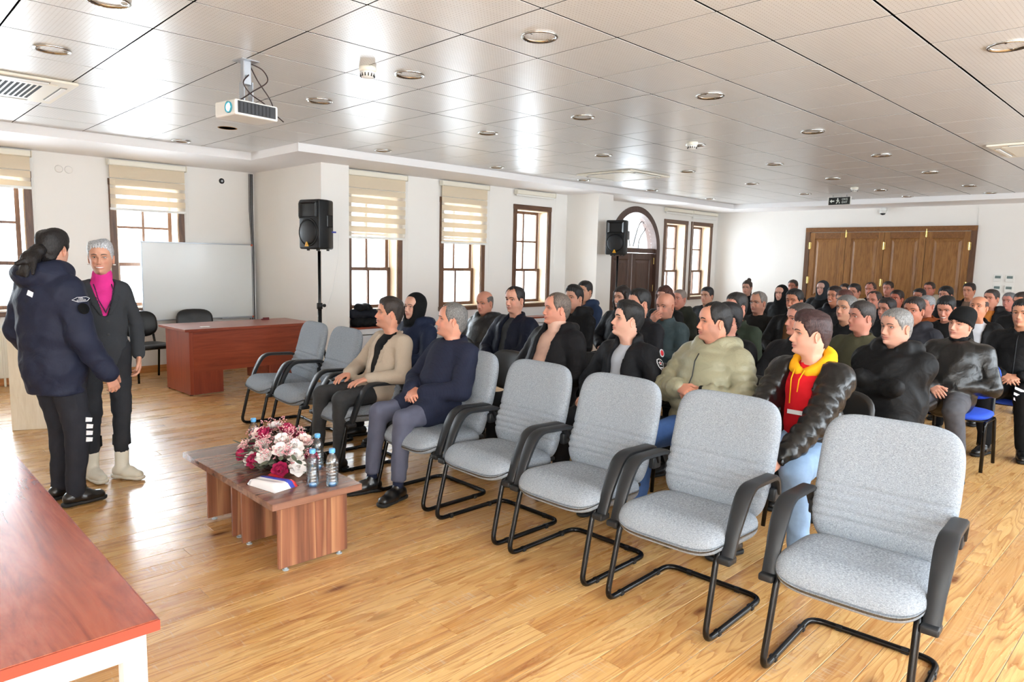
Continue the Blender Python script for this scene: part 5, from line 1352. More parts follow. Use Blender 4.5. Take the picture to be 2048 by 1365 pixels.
    if o.get('smile', .3) > .75 and q:
        sm = o['smile']; pts = [toP([sx(u*.021*hs, (-.0690+4.6*sm*(u*.021)**2)*hs)+.0014, u*.021*hs, (-.0690+4.6*sm*(u*.021)**2)*hs]) for u in np.linspace(-1, 1, 9)]
        MB().tube(pts, .0028*hs, 6, rs=[.001, .0024, .0032, .0036, .0038, .0036, .0032, .0024, .001]).build('teeth', M_teeth, root, smooth=True)
    # ---------------- hair or headwear
    st = o.get('style', 'short')
    if st in HAIR:
        if st != 'bald':
            hv, keep = hair_shell(hd_v, TT, st, seed % 17, q); hv, hf = cut_grid(hv*hs, keep, nz, nt)
            if len(hf): npobj('hair', toP(hv), hf[:, ::-1], hair_mat(hc), root)
    if st == 'beanie':
        a = np.abs(TT); line = np.interp(a, [0, 1.2, 2, PI], [.034, .016, -.03, -.04]); d = hd_v[..., 2]-line
        Xx, Yy, Zz = hd_v[..., 0], hd_v[..., 1], hd_v[..., 2]; nn = np.stack([Xx, Yy*1.1, np.maximum(Zz, 0)*1.2], -1); nn /= np.linalg.norm(nn, axis=-1, keepdims=True)
        th = .010+.004*np.exp(-((d-.012)/.01)**2)+.012*np.clip((Zz-.03)/.08, 0, 1)
        hv = hd_v+nn*(th*np.clip((d+.006)/.006, 0, 1))[..., None]; up = np.clip((Zz-.02)/.1, 0, 1); hv[..., 0] -= .028*up; hv[..., 2] += .006*up
        hv, hf = cut_grid(hv*hs, d > -.006, nz, nt); npobj('beanie', toP(hv), hf[:, ::-1], cloth((14, 14, 15), 'knit'), root)
    if st == 'hijab':
        S = SDF(.03); S.cap((-.03, 0, .035), (-.01, 0, -.02), .108, .098, (0, 1, 0), .93).cap((-.02, 0, -.03), (.0, 0, -.14), .098, .088, (0, 1, 0), 1.05)
        S.sub.append(lambda X, Y, Z: (np.sqrt(((X-.11)/.095)**2+(Y/.064)**2+((Z+.030)/.098)**2)-1)*.06)
        v, f = S.mesh(.0065 if q else .010); v = folds(v, f, .0016, 30, seed); npobj('hijab', toP(v*hs), f, cloth(o.get('scarf', (20, 22, 28)), 'knit'), root)
        S = SDF(.03); S.cap(Hd+V(-.01, 0, -.13), N+V(.02, 0, -.02), .085, .105, (0, 1, 0), 1.15); v, f = S.mesh(.012 if q else .016); v = folds(v, f, .004, 22, seed); npobj('scarf_drape', v, f, cloth(o.get('scarf', (20, 22, 28)), 'knit'), root)
    if st in ('long', 'bun', 'pony'):
        hm = hair_mat(hc)
        hv, keep = hair_shell(hd_v, TT, 'full' if st == 'long' else 'side', seed % 17, q); hv, hf = cut_grid(hv*hs, keep, nz, nt); npobj('hair', toP(hv), hf[:, ::-1], hm, root)
        S = SDF(.02)
        if st == 'long':
            for sg in (1, -1):
                S.cap((.03, sg*.075, .05), (.0, sg*.09, -.05), .026, .03).cap((.0, sg*.09, -.05), (-.01, sg*.088, -.17), .032, .022); S.cap((-.06, sg*.05, .0), (-.07, sg*.05, -.18), .05, .03)
            S.cap((-.02, 0, .085), (-.05, 0, .03), .06, .075)
        elif st == 'bun': S.cap((-.075, 0, .12), (-.07, 0, .135), .034, .036).cap((-.09, 0, -.02), (-.09, .02, -.19), .045, .03)
        else:
            S.cap((-.1, 0, .0), (-.135, .0, -.01), .03, .035); S.cap((-.18, 0, -.05), (-.27, .03, -.09), .026, .012).cap((-.16, .03, -.06), (-.17, .08, -.17), .028, .01).cap((-.2, -.02, -.06), (-.25, -.05, -.15), .022, .008); S.cap((-.13, 0, -.01), (-.18, .015, -.06), .036, .045).cap((-.18, .015, -.06), (-.20, .03, -.14), .045, .035).cap((-.2, .03, -.12), (-.22, .07, -.15), .02, .008).cap((-.19, .02, -.1), (-.15, -.03, -.17), .03, .012).cap((-.19, .02, -.1), (-.24, .0, -.17), .02, .006)
        v, f = S.mesh(.006 if q else .010); v = folds(v*1., f, .004, 60, seed); v = relax(v, f, 1); npobj('hair_lengths', toP(v*hs), f, hm, root)
    if o.get('glasses'):
        gm = M_black_plastic if o['glasses'] == 1 else M_alu; mb = MB(); zt = .112 if o['glasses'] == 3 else 0
        for sg in (1, -1):
            ring = [toP(np.array([sx(sg*.031, 0)+.010-.12*abs(.019*math.cos(a)), sg*(.032+.019*math.cos(a)), -.004+.0145*math.sin(a)])*hs) for a in np.linspace(0, 2*PI, 17)]
            mb.tube(ring, .0011, 5, cap=False); mb.tube([ring[0] if sg > 0 else ring[0], toP(np.array([-.005, sg*.078, .004])*hs)], .0013, 5)
        mb.tube([toP(np.array([sx(0, .002)+.003, u*.013, .001])*hs) for u in (-1, 0, 1)], .0013, 5); mb.build('glasses', gm, root, smooth=True)
    # ---------------- top garment
    jk = o.get('jacket', dict(c=(22, 22, 24), k='nylon')); jm = cloth(jk['c'], jk.get('k', 'nylon')); pf = jk.get('puff', 0)
    S = SDF(.045); sb = b; fat = o.get('fat', 0.)
    def torso(S, add, arms_=True, puff=0, low=True):
        pa = lambda n, m=1.: ((n, puff*m, 0) if n > 3 else (jk.get('band', .085), puff*m, 0)) if puff else None
        S.cap(Pv+V(.0, 0, -.01) if low else Pv, Ws, (.128+fat*.5)*sb+add, (.122+fat)*sb+add, sd, 1.28, pa(2)).cap(Ws, Ch, (.122+fat)*sb+add, (.128+fat*.3)*sb+add, sd, 1.32, pa(3))
        if fat: S.cap(Ws+fw*.05*(1+fat*5), Ws+fw*.04+t*.12, .10+fat*.8+add, .09+fat*.5+add, sd, 1.3)
        S.cap(Ch, T_(.90), .118*sb+add, .062+add, sd, 1.2).cap(T_(.93), S_[0]-sd*.02, .050+add, .058*sb**.5+add, k=.05).cap(T_(.93), S_[1]+sd*.02, .050+add, .058*sb**.5+add, k=.05)
        if arms_:
            for i in range(2): S.cap(S_[i]-V(0, 0, .01), S_[i]+(El[i]-S_[i])*.25, .061*sb+add, .058*sb+add, k=.04).cap(S_[i]+(El[i]-S_[i])*.12, El[i], .059*sb+add, .051*sb+add, puff=pa(4), k=.010).cap(El[i], W[i]-nrm(W[i]-El[i])*.008, max(.046, .050*sb)+add, max(.037*sb, .036)+add*.9, puff=pa(4), k=.010)
    torso(S, jk.get('t', .010), True, pf)
    if jk.get('skirt'):
        for i, sg in enumerate((1, -1)):
            if stand: S.cap(Pv, Pv+V(0, sg*.03, -jk['skirt']), .13*sb, .115*sb, sd, 1.2)
            else: S.cap(Pv+V(.02, sg*.06, -.0), hips[i]+(kn[i]-hips[i])*jk['skirt']+V(0, 0, .01), .118, .098)
        if stand: zc_ = Pv[2]-jk['skirt']-.01; S.cut.append(lambda X, Y, Z: zc_-Z)
    col_k = jk.get('collar', 'stand'); gap = jk.get('gap', .5); cr_r = jk.get('cr', .069)
    if col_k in ('stand', 'hood', 'fur'):
        for hh in np.arange(.0, jk.get('ch', .05)+.001, .018):
            pr = None
            for a in np.linspace(gap, 2*PI-gap, 13):
                p = T_(1.)+fw*(.010+hh*.2)+(fw*math.cos(a)*(cr_r+.006)+sd*math.sin(a)*(cr_r+.004))+V(0, 0, hh-.012+.034*(1-math.cos(a))*.5)
                if pr is not None: S.cap(pr, p, .0125, .0125, k=.012)
                pr = p
    if col_k in ('hood', 'fur'):
        hr = jk.get('hr', .042); pr = None
        for a in np.linspace(.9, 2*PI-.9, 9):
            p = T_(.985)+fw*(-.01)+(fw*math.cos(a)*.105+sd*math.sin(a)*.105)+V(0, 0, .050-.02*(1-math.cos(a))*.5+.005*(abs(math.sin(a))))-fw*.012
            if pr is not None: S.cap(pr, p, hr, hr, k=.03)
            pr = p
    nb = T_(.97)-fw*.0; ntop = Hd+Rh @ V(-.012, 0, -.05)
    S.sub.append(lambda X, Y, Z: segd(X, Y, Z, nb-t*.0, T_(1.)+(ntop-T_(1.))*2., 1.)-(cr_r-.008))
    opn = jk.get('open')
    if opn:
        wt, wb, ub = opn       # half width at top and bottom, bottom height as torso fraction
        off = jk.get('off', 0.)
        def vcut(X, Y, Z):
            ax, ay, az = X-Pv[0], Y-Pv[1], Z-Pv[2]; u = (ax*t[0]+ay*t[1]+az*t[2])/np.linalg.norm(N-Pv); lat = ax*sd[0]+ay*sd[1]-off; fx = ax*fw[0]+ay*fw[1]-(Z-Pv[2])*(t[0]*fw[0]+t[1]*fw[1])/t[2]
            s_ = np.clip((u-ub)/(1.0-ub), 0, 1); wd = wb+(wt-wb)*s_
            return np.maximum(np.maximum(np.abs(lat)-wd, (ub-u)*.4), .02-fx)
        S.sub.append(vcut)
    v, f = S.mesh(h); v = relax(v, f, 1) if not pf else v; v = folds(v, f, jk.get('fold', .006)*(1.4 if not pf else .7), jk.get('fs', 14), seed); v = relax(v, f, 1)
    jo = npobj(jk.get('name', 'jacket'), v, f, jm, root)
    if col_k == 'lapel' and jk.get('open'):
        wt_, wb_, ub_ = jk['open']; wl = lambda u: wb_+(wt_-wb_)*max(0, min(1, (u-ub_)/(1-ub_)))
        rad = lambda u: ((.122+fat)*sb+(.006*sb)*(u-.36)/.38 if u < .74 else (.128*sb-(u-.74)*.30))+jk.get('t', .01)
        for sg in (1, -1):
            L4 = SDF(.008); pr = None
            us = list(np.linspace(ub_+.02, .93, 9)); n4 = len(us)
            for k4, u in enumerate(us):
                wide_ = 1.2+2.6*math.sin(PI*min(1, (k4+.6)/n4)*.72); lat = wl(u)+.007*wide_*.9
                rr_ = rad(u); dx = math.sqrt(max(.1, 1-(lat/(rr_*1.5))**2))*rr_+.003
                p = T_(u)+fw*dx+sd*sg*lat
                if pr is not None: L4.cap(pr[0], p, .0065, .0065, sd, (pr[1]+wide_)/2, k=.006)
                pr = (p, wide_)
            L4.cap(pr[0], T_(1.02)+sd*sg*.068-fw*.005, .008, .009, k=.01).cap(T_(1.02)+sd*sg*.068-fw*.005, T_(1.07)-fw*.062+sd*sg*.02, .010, .011, k=.01)
            v, f = L4.mesh(.006); v = relax(v, f, 1); npobj('lapel', v, f, jm, root)
    if jk.get('zip'):
        pts = [T_(u)+fw*(((.125+fat*(1.2 if u < .6 else .4))*sb+jk.get('t', .01)+.012+ (pf*.5))*(1 if u < .9 else .86)) for u in np.linspace(.12, .97, 10)]
        MB().tube(pts, .004, 6).build('zip', M_black_plastic if not jk.get('zc') else M_alu, root, smooth=True)
    if jk.get('buttons'):
        for u in jk['buttons']:
            p = T_(u)+fw*((.122+fat)*sb+jk.get('t', .01)+.010)+sd*.012; MB().lathe([(.0001, .004), (.009, .003), (.010, 0)], 10, T=Matrix.Translation(p) @ Vector(fw).to_track_quat('Z', 'Y').to_matrix().to_4x4()).build('button', M_black_plastic, root)
    if q:
        for i in range(2):
            d_ = nrm(W[i]-El[i])
            if o.get('cuffs') or jk.get('k') in ('shiny', 'leather', 'nylon') and q == 2:
                MB().tube([W[i]-d_*.03, W[i]-d_*.0, W[i]+d_*.012], .035, 14, rs=[.034, .033, .029]).build('cuff', cloth((16, 16, 18), 'knit'), root, smooth=True)
    sh = o.get('shirt')
    if sh:
        S2 = SDF(.045); torso(S2, -.013, False, 0)
        if sh.get('neck', 'crew') == 'turtle': nk_ = max(1, o.get('neck', 1.1))**.9; S2.cap(T_(.97), Hd+Rh @ V(-.012, 0, -.118), .066*nk_, .060*nk_, k=.02)
        elif sh['neck'] == 'collar':
            for sg in (1, -1): S2.cap(T_(1.0)+sd*sg*.055-fw*.03, T_(.985)+fw*.06+sd*sg*.022, .016, .012, k=.01)
            S2.cap(T_(.95), T_(1.0), .066, .062, k=.02)
        else: S2.cap(T_(.93), T_(.985), .068, .064, k=.02)
        if sh.get('neck') != 'turtle': S2.sub.append(lambda X, Y, Z: segd(X, Y, Z, T_(1.01), Hd)-.052)
        v, f = S2.mesh(max(h, .012)); v = folds(v, f, .003, 16, seed+3); npobj('shirt', v, f, cloth(sh['c'], sh.get('k', 'cotton')), root)
        if sh.get('hoodie'):
            S3 = SDF(.03); pr = None; hr = .036
            for a in np.linspace(.35, 2*PI-.35, 14):
                back = (1-math.cos(a))*.5
                p = T_(.99)+fw*(.0)+(fw*math.cos(a)*(.080+.02*back)+sd*math.sin(a)*(.085))+V(0, 0, -.03+.095*back)
                if pr is not None: S3.cap(pr, p, .026+.020*back, .026+.020*back, k=.02)
                pr = p
            S3.cap(T_(.97)-fw*.11, T_(.93)-fw*.15, .055, .05)
            S3.sub.append(lambda X, Y, Z: segd(X, Y, Z, T_(.95), Hd+V(0, 0, .1))-.064)
            v, f = S3.mesh(.009); v = folds(v, f, .003, 20, seed); npobj('hood', v, f, cloth(sh['hoodie'], 'cotton'), root)
            for sg in (1, -1):
                MB().tube([T_(.96)+fw*.115+sd*sg*.03, T_(.85)+fw*.150+sd*sg*.024, T_(.70 if sg > 0 else .55)+fw*.152+sd*sg*.02], .0035, 6).build('drawstring', cloth(sh['hoodie'], 'cotton'), root, smooth=True)
    # ---------------- trousers and shoes
    tr = o.get('trousers', dict(c=(24, 24, 27))); S = SDF(.04); wd = tr.get('w', 1.)
    S.cap(Pv+V(0, .05, -.02), Pv+V(0, -.05, -.02), .118*b**.5, .118*b**.5)
    for i in range(2):
        S.cap(hips[i], kn[i], .090*wd, .068*wd).cap(kn[i], an[i], .064*wd, .046*wd, k=.02)
    zh = tr.get('hem', .085); S.cut.append(lambda X, Y, Z: zh-Z)
    v, f = S.mesh(max(h*1.1, .012) if q else .034); v = folds(v, f, .008 if q else .002, 15, seed+9); v = relax(v, f, 1); npobj('trousers', v, f, cloth(tr['c'], tr.get('k', 'cotton')), root)
    if True:
        for i in range(2): shoe(an[i], kn[i], toes[i], root, o.get('shoem', M_shoe), (.014, .010, .0075)[q], o.get('boot', False), o.get('shoename', 'shoe'), o.get('shoeL', .27))
        if o.get('socks'):
            for i in range(2): MB().tube([an[i]-V(0, 0, .02), an[i]+(kn[i]-an[i])*.18], .036, 14).build('sock', cloth(o['socks'], 'knit'), root, smooth=True)
    return dict(root=root, W=W, El=El, S=S_, Pv=Pv, T=T_, fw=fw, sd=sd, Hd=Hd, Rh=Rh, toP=toP, kn=kn, Hn=Hn, Pn=Pn)
def patch(P, i, u, shape, mats, parent=None, out=.072, r_=.03, name='arm_patch', side=None):
    # cloth badge on the outside of the upper arm
    a, e = P['S'][i], P['El'][i]; c = a+(e-a)*u; ax = nrm(e-a); sd_ = P['sd']*(1 if i == 0 else -1) if side is None else nrm(side); n_ = nrm(sd_-ax*(sd_@ax)); up = -ax; lat = np.cross(up, n_)
    Mx = Matrix((( lat[0], up[0], n_[0], 0), (lat[1], up[1], n_[1], 0), (lat[2], up[2], n_[2], 0), (0, 0, 0, 1)))
    return Matrix.Translation(Vector(c+n_*out)) @ Mx
def watch(P, i, m=None):
    d_ = nrm(P['W'][i]-P['El'][i]); c = P['W'][i]+d_*.018; n_ = np.asarray(P['Pn'][i], float); n_ = nrm(n_-d_*(n_@d_))
    MB().tube([c-d_*.009, c+d_*.009], .031, 18).build('watch_strap', M_black_plastic, P['root'], smooth=True)
    MB().lathe([(.021, -.002), (.021, .008), (.017, .010), (.0001, .010)], 22, T=Matrix.Translation(Vector(c+n_*.028)) @ Vector(n_).to_track_quat('Z', 'Y').to_matrix().to_4x4()).build('watch_face', m or M_black_metal, P['root'], smooth=True)

# ================================================================ PEOPLE: the cast
BK = (20, 20, 22)
def mt(P, Mx, mb, name, m, smooth=False): return mb.build(name, m, P['root'], smooth=smooth)
M_red = plain('red_patch_thread', rgb(214, 40, 52), .7); M_wth = plain('white_patch_thread', rgb(228, 230, 234), .6); M_refl = plain('white_reflective_tape', rgb(244, 246, 250), .3)
def disc(P, Mx, r0, r1, name, m, z=0.): MB().lathe([(.0001, z+.003), (r1, z+.003), (r1+.001, z)], 22, T=Mx).build(name, m, P['root'], smooth=True)
def stop_patch(P, i, u, out): 
    Mx = patch(P, i, u, 0, 0, out=out); disc(P, Mx, 0, .034, 'white_badge_ring', M_wth); disc(P, Mx, 0, .024, 'red_badge_centre', M_red, .0015)
def star_patch(P, i, u, out):
    Mx = patch(P, i, u, 0, 0, out=out)
    sh = [(.0, .045), (.024, .036), (.032, .012), (.024, -.018), (.0, -.045), (-.024, -.018), (-.032, .012), (-.024, .036)]
    MB().prism(sh, -.001, .002, Mx).build('white_shield_badge', M_wth, P['root']); MB().prism([(x*.82, y*.84) for x, y in sh], .0, .003, Mx).build('black_shield_field', cloth(BK, 'knit'), P['root'])
    st = [((.020 if k % 2 == 0 else .009)*math.sin(PI*k/5), (.020 if k % 2 == 0 else .009)*math.cos(PI*k/5)+.008) for k in range(10)]
    MB().prism(st, .002, .0042, Mx).build('white_star', M_wth, P['root']); disc(P, Mx @ Matrix.Translation((0, .008, .003)), 0, .006, 'red_star_centre', M_red)
    MB().prism([(-.015, -.02), (.015, -.02), (.008, -.028), (-.008, -.028)], .002, .004, Mx).build('white_badge_scroll', M_wth, P['root'])
# ---- two women standing at the front
Of = person(.965, 4.98, 1.715, 'woman officer in navy hooded security jacket, dark ponytail, back to camera', dict(
    q=2, stand=True, yaw=18, hs=.97, look=(1.35, 5.4, 1.58), turn=-4, twist=.1, lean=1, pelvis=.90, bulk=1.12, shoulder=.165, style='pony', hair=(26, 22, 22), skin=(214, 164, 140), ears=True,
    feet=[(.02, .10), (.0, -.10)], toes=[(1, .1), (1, -.15)], arms=[((.08, .29, .86), (.15, 0, -1), (0, 1, 0), (-1, .5, 0)), ((.13, -.28, .84), (.45, .1, -1), (0, -1, 0), (-1, -.5, 0))], curl=(.4, .5), armk=1.06,
    jacket=dict(c=(34, 38, 56), k='nylon', collar='hood', ch=.08, gap=.6, t=.020, skirt=.17, fold=.007, fs=10, hr=.060, cr=.078), trousers=dict(c=(38, 39, 46), w=1.08, hem=.06), shoename='shoe', boot=False))
Mx = patch(Of, 1, .33, 0, 0, out=.094); disc(Of, Mx @ Matrix.Translation((0, -.045, 0)), 0, .033, 'round_black_patch', cloth((10, 10, 12), 'knit'))
MB().prism([(-.055, .012), (-.02, .026), (.035, .026), (.055, .014), (.035, -.002), (-.02, -.004)], -.001, .002, Mx).build('white_edged_patch', M_wth, Of['root'])
MB().prism([(-.051, .012), (-.019, .0235), (.034, .0235), (.051, .014), (.034, .0005), (-.019, -.0015)], .0, .0028, Mx).build('navy_patch_field', cloth((30, 34, 50), 'knit'), Of['root'])
for s_, dy in (('ÖZEL', .017), ('GÜVENLİK', .006)):
    t_ = text(s_, .0115, (0, 0, 0), (0, 0, 0), M_wth, Of['root'], name='patch_lettering', ext=.0004); t_.matrix_local = Mx @ Matrix.Translation((0, dy, .0035))
K_ = Of['kn'][1]; n_ = nrm(V(.25, -1, 0)); l_ = nrm(V(1, .25, 0))
for k in range(4):
    c_ = K_+V(0, 0, .07-.042*k)+n_*(.088-.004*abs(k-1)); Mk = Matrix(((l_[0], 0, n_[0], c_[0]), (l_[1], 0, n_[1], c_[1]), (0, 1, 0, c_[2]), (0, 0, 0, 1)))
    MB().prism([(-.022, -.010), (.020, -.018), (.026, .006), (-.018, .018)], -.004, .002, Mk).build('reflective_trouser_print', M_refl, Of['root'])
MB().box((-.02, -.002, 0), (.02, .002, .03), T=Matrix.Translation((-.20, -.10, 1.32)) @ Euler((0, R(25), R(20))).to_matrix().to_4x4()).build('reflective_hood_tab', M_refl, Of['root'])
Wb = person(1.32, 5.38, 1.665, 'smiling woman with short silver hair, pink turtleneck and dark grey blazer, standing', dict(
    q=2, stand=True, yaw=-93, hs=.95, look=(.2, 2.6, 1.52), lean=-1, twist=.1, pelvis=.92, bulk=.82, shoulder=.135, style='side', hair=(176, 178, 182), browc=(70, 60, 56), skin=(218, 168, 142), smile=1.0, lips=(196, 84, 88), open=.0052, neck=.86, jaw=.94,
    feet=[(.10, .05), (.02, -.12)], toes=[(1, .75), (1, .25)], arms=[((.03, .20, .86), (.1, -.05, -1), (0, 1, 0), (-1, .5, 0)), ((.02, -.20, .86), (.1, 0, -1), (0, -1, 0), (-1, -.5, 0))], curl=(.5, .5), armk=1.0,
    jacket=dict(c=(58, 60, 64), k='wool', collar='lapel', gap=.9, t=.006, skirt=.20, open=(.075, .012, .50), vb=.52, fold=.003, buttons=(.42, .22)), shirt=dict(c=(228, 56, 146), neck='turtle', k='knit'),
    trousers=dict(c=(44, 45, 49), w=.88, hem=.20), shoem=M_white_boot, boot=True, shoename='ankle_boot', shoeL=.26))
for sg in (1, -1): MB().lathe([(.006, -.004), (.010, 0), (.006, .004), (.0001, .004)], 10, T=Matrix.Translation(Vector(Wb['toP'](V(-.006, sg*.077, -.048))))).build('earring', M_white_plastic, Wb['root'])
T_, fw_, sd_ = Wb['T'], Wb['fw'], Wb['sd']
npts = [T_(1.0)+sd_*.055+fw_*.03, T_(.9)+sd_*.052+fw_*.105, T_(.75)+sd_*.040+fw_*.125, T_(.62)+sd_*.012+fw_*.125, T_(.56)+fw_*.126, T_(.62)-sd_*.012+fw_*.125, T_(.75)-sd_*.040+fw_*.125, T_(.9)-sd_*.052+fw_*.105, T_(1.0)-sd_*.055+fw_*.03]
mb = MB()
for i in range(len(npts)-1):
    for k in range(7):
        p = npts[i]+(npts[i+1]-npts[i])*k/7; mb.lathe([(.0001, -.005), (.0042, -.003), (.0042, .003), (.0001, .005)], 6, T=Matrix.Translation(Vector(p)))
tag(mb.build('bead_necklace', plain('dark_purple_beads', rgb(52, 38, 62), .25), Wb['root'], smooth=True), kind='stuff')
for i in range(2):
    a = Wb['kn'][i]; MB().tube([(a[0]-.035, a[1], .30), (a[0]-.04, a[1]+.0, .235)], .06, 14, cap=False, rs=[.058, .060]).build('trouser_cuff', cloth((26, 27, 30), 'cotton'), Wb['root'], smooth=True)

# ---- front row
P1 = person(3.14, 4.60, 1.275, 'smiling man in beige blazer and black shirt holding a phone on his thigh', dict(
    q=2, look=(1.1, 5.5, 1.6), style='side', hair=(48, 40, 36), skin=(216, 160, 134), beard=.30, smile=.55, arms='thighs', curl=(.22, .25), spread=.9, lean=17, side=-3,
    jacket=dict(c=(178, 163, 146), k='wool', collar='lapel', gap=.9, t=.008, skirt=.25, open=(.085, .03, .14), vb=.22, fold=.004), shirt=dict(c=(22, 22, 24), neck='crew'), trousers=dict(c=(34, 34, 37), k='denim', w=.92), feet=((.02, .14), (.05, .13)), knees=(.13, .15)))
r = empty('smartphone', (0, 0, 0)); tag(r, 'black smartphone lying under the hand of the man in beige', 'phone')
p = P1['root'].matrix_basis @ Vector(P1['W'][1]+V(.08, .0, -.035)); r.location = p; r.rotation_euler = (R(0), R(6), R(170))
MB().box((-.075, -.036, -.004), (.075, .036, .004), c=.002).build('phone_body', M_black_metal, r); MB().box((-.070, -.033, .004), (.070, .033, .0046)).build('screen', M_dark, r)
P2 = person(3.12, 3.80, 1.285, 'grey-haired man in navy checked overcoat and slate trousers, hands clasped', dict(
    q=2, look=(1.0, 5.2, 1.6), style='recede', hair=(104, 102, 100), skin=(216, 158, 134), beard=.22, smile=.45, arms='lap', lean=16, bulk=1.08, fat=.012, neck=1.12,
    jacket=dict(c=(36, 40, 58), k='check', collar='stand', ch=.045, gap=.7, t=.014, skirt=.55, fold=.005, fs=9, cr=.074), trousers=dict(c=(84, 86, 102), w=1.0, hem=.13), socks=(30, 36, 58), feet=((.04, .14), (.08, .11))))
for k in range(4):
    d_ = nrm(P2['W'][0]-P2['El'][0]); c = P2['W'][0]-d_*(.03+.016*k)+V(0, .0, 0)+P2['sd']*.028+V(0, 0, .022); MB().lathe([(.0001, .003), (.006, .002), (.006, 0)], 8, T=Matrix.Translation(Vector(c)) @ Matrix.Rotation(R(-55), 4, 'X')).build('sleeve_button', M_black_plastic, P2['root'])
# ---- second row
person(3.75, 5.11, 1.265, 'woman in black headscarf and navy coat behind the man in beige', dict(q=1, style='hijab', hs=.95, look=(1.0, 4.6, 1.5), jacket=dict(c=(28, 36, 58), k='nylon', collar='hood', t=.012), skin=(218, 172, 150), smile=.2, lean=8, scarf=(16, 16, 18)))
P4 = person(3.98, 3.58, 1.35, 'heavy man in pale pink turtleneck under an open black parka', dict(
    q=2, look=(1.0, 5.0, 1.55), style='recede', hair=(96, 84, 76), skin=(222, 158, 134), beard=.12, smile=.15, arms='thighs', bulk=1.14, fat=.03, neck=1.2, wide=1.05, dbl=.012, lean=12,
    jacket=dict(c=(30, 29, 33), k='nylon', puff=.004, collar='hood', gap=1.2, t=.016, open=(.085, .075, .0), fold=.006, hr=.038, cr=.078), shirt=dict(c=(206, 168, 150), neck='turtle', k='knit')))
P5 = person(3.92, 2.86, 1.325, 'young clean-shaven officer with slicked undercut, black badge jacket over pale blue shirt', dict(
    q=2, look=(1.0, 5.0, 1.75), style='quiff', hair=(22, 20, 20), skin=(224, 178, 156), beard=.06, smile=.15, arms='thighs', lean=9, nose=1.1, browt=1.4, nod=-4,
    jacket=dict(c=(32, 33, 38), k='nylon', collar='stand', ch=.065, gap=1.1, t=.016, open=(.065, .05, .0), fold=.006, cr=.076), shirt=dict(c=(182, 188, 198), neck='collar')))
star_patch(P5, 0, .35, .077); stop_patch(P5, 0, .92, .068)
P6 = person(3.97, 2.23, 1.36, 'stocky smiling man in olive green puffer jacket, jeans, hands clasped with watch', dict(
    q=2, look=(1.0, 4.6, 1.45), style='recede', hair=(26, 24, 24), skin=(214, 156, 130), beard=.34, smile=.5, arms=[((.24, .09, .82), (.35, -.9, -.1), (.5, .5, .8), (-.3, .9, -.6)), ((.25, -.08, .83), (.35, .9, -.1), (.5, -.5, .8), (-.3, -.9, -.6))], bulk=1.16, fat=.02, neck=1.2, wide=1.08, jaw=1.08, dbl=.008, curl=(.55, .55), browt=1.4,
    jacket=dict(c=(148, 144, 118), k='shiny', puff=.020, band=.095, collar='hood', ch=.06, gap=.5, t=.018, fold=.005, fs=16, hr=.046, cr=.080, zip=True), shirt=dict(c=(112, 126, 120), neck='crew'), trousers=dict(c=(44, 82, 138), k='denim', w=1.1)))
watch(P6, 0)
P7 = person(3.92, 1.60, 1.345, 'young man in yellow-hooded red sweatshirt under glossy black puffer, light jeans', dict(
    q=2, look=(1.0, 4.9, 1.45), style='quiff', hair=(52, 32, 32), skin=(224, 172, 148), beard=.16, smile=.25, nose=1.12, arms=[((.56, .06, .50), (.9, -.3, -.35), (0, .9, .5), (-.5, .9, .2)), ((.50, -.10, .56), (.8, .4, -.4), (0, -.6, .7), (-.4, -.9, 0))], armk=1.13, lean=3, curl=(.5, .5), spread=.2,
    jacket=dict(c=(16, 16, 17), k='leather', puff=.014, band=.10, collar='none', t=.022, open=(.10, .065, -.2), off=-.0, fold=.010, fs=17, cr=.082, gap=1.2), shirt=dict(c=(206, 24, 34), neck='crew', hoodie=(250, 168, 22)), trousers=dict(c=(116, 142, 172), k='denim', w=1.12), feet=((.0, .20), (.04, .16)), boot=True, shoename='black_boot'))
watch(P7, 0)
MB().prism([(-.012, -.05), (.012, -.05), (.012, .05), (-.012, .05)], 0, .002, Matrix.Translation(Vector(P7['T'](.45)+P7['fw']*.142+P7['sd']*.02)) @ Matrix.Rotation(R(90), 4, 'Y')).build('white_shirt_print', M_wth, P7['root'])
# ---- third row and the people by the windows
P8 = person(4.97, 1.48, 1.34, 'grey-haired man in black hooded jacket with arms crossed', dict(
    q=2, look=(.6, 3.6, 1.25), style='crop', hair=(116, 114, 112), browc=(70, 60, 56), skin=(206, 156, 134), beard=.2, beardc=(150, 140, 134), smile=.05, arms='crossed', bulk=1.08, fat=.02, neck=1.2, wide=1.04,
    jacket=dict(c=(22, 22, 24), k='nylon', collar='hood', ch=.06, t=.018, fold=.008, fs=12, cr=.078, skirt=.2, hr=.048), trousers=dict(c=(24, 24, 27), w=1.1)))
P9 = person(6.50, 1.46, 1.285, 'smiling man in black beanie and black leather jacket, legs forward', dict(
    q=2, look=(1.2, 3.2, 1.5), roll=-6, style='beanie', skin=(216, 164, 140), beard=.22, smile=.5, arms=[((.20, .05, .68), (.4, -.8, -.2), (.3, .5, .9), (-.4, .9, -.3)), ((.26, -.10, .66), (.6, .5, -.2), (.3, -.5, .9), (-.4, -.9, -.3))], open=.0032, bulk=1.1, fat=.015, lean=20, side=4,
    jacket=dict(c=(20, 20, 21), k='leather', collar='stand', ch=.05, t=.012, fold=.008, fs=13, cr=.074), trousers=dict(c=(58, 58, 64), k='denim', w=1.06, hem=.16), feet=((-.10, .18), (-.05, .1)), boot=True, shoename='black_boot', shirt=dict(c=(18, 18, 19), neck='turtle', k='knit')))
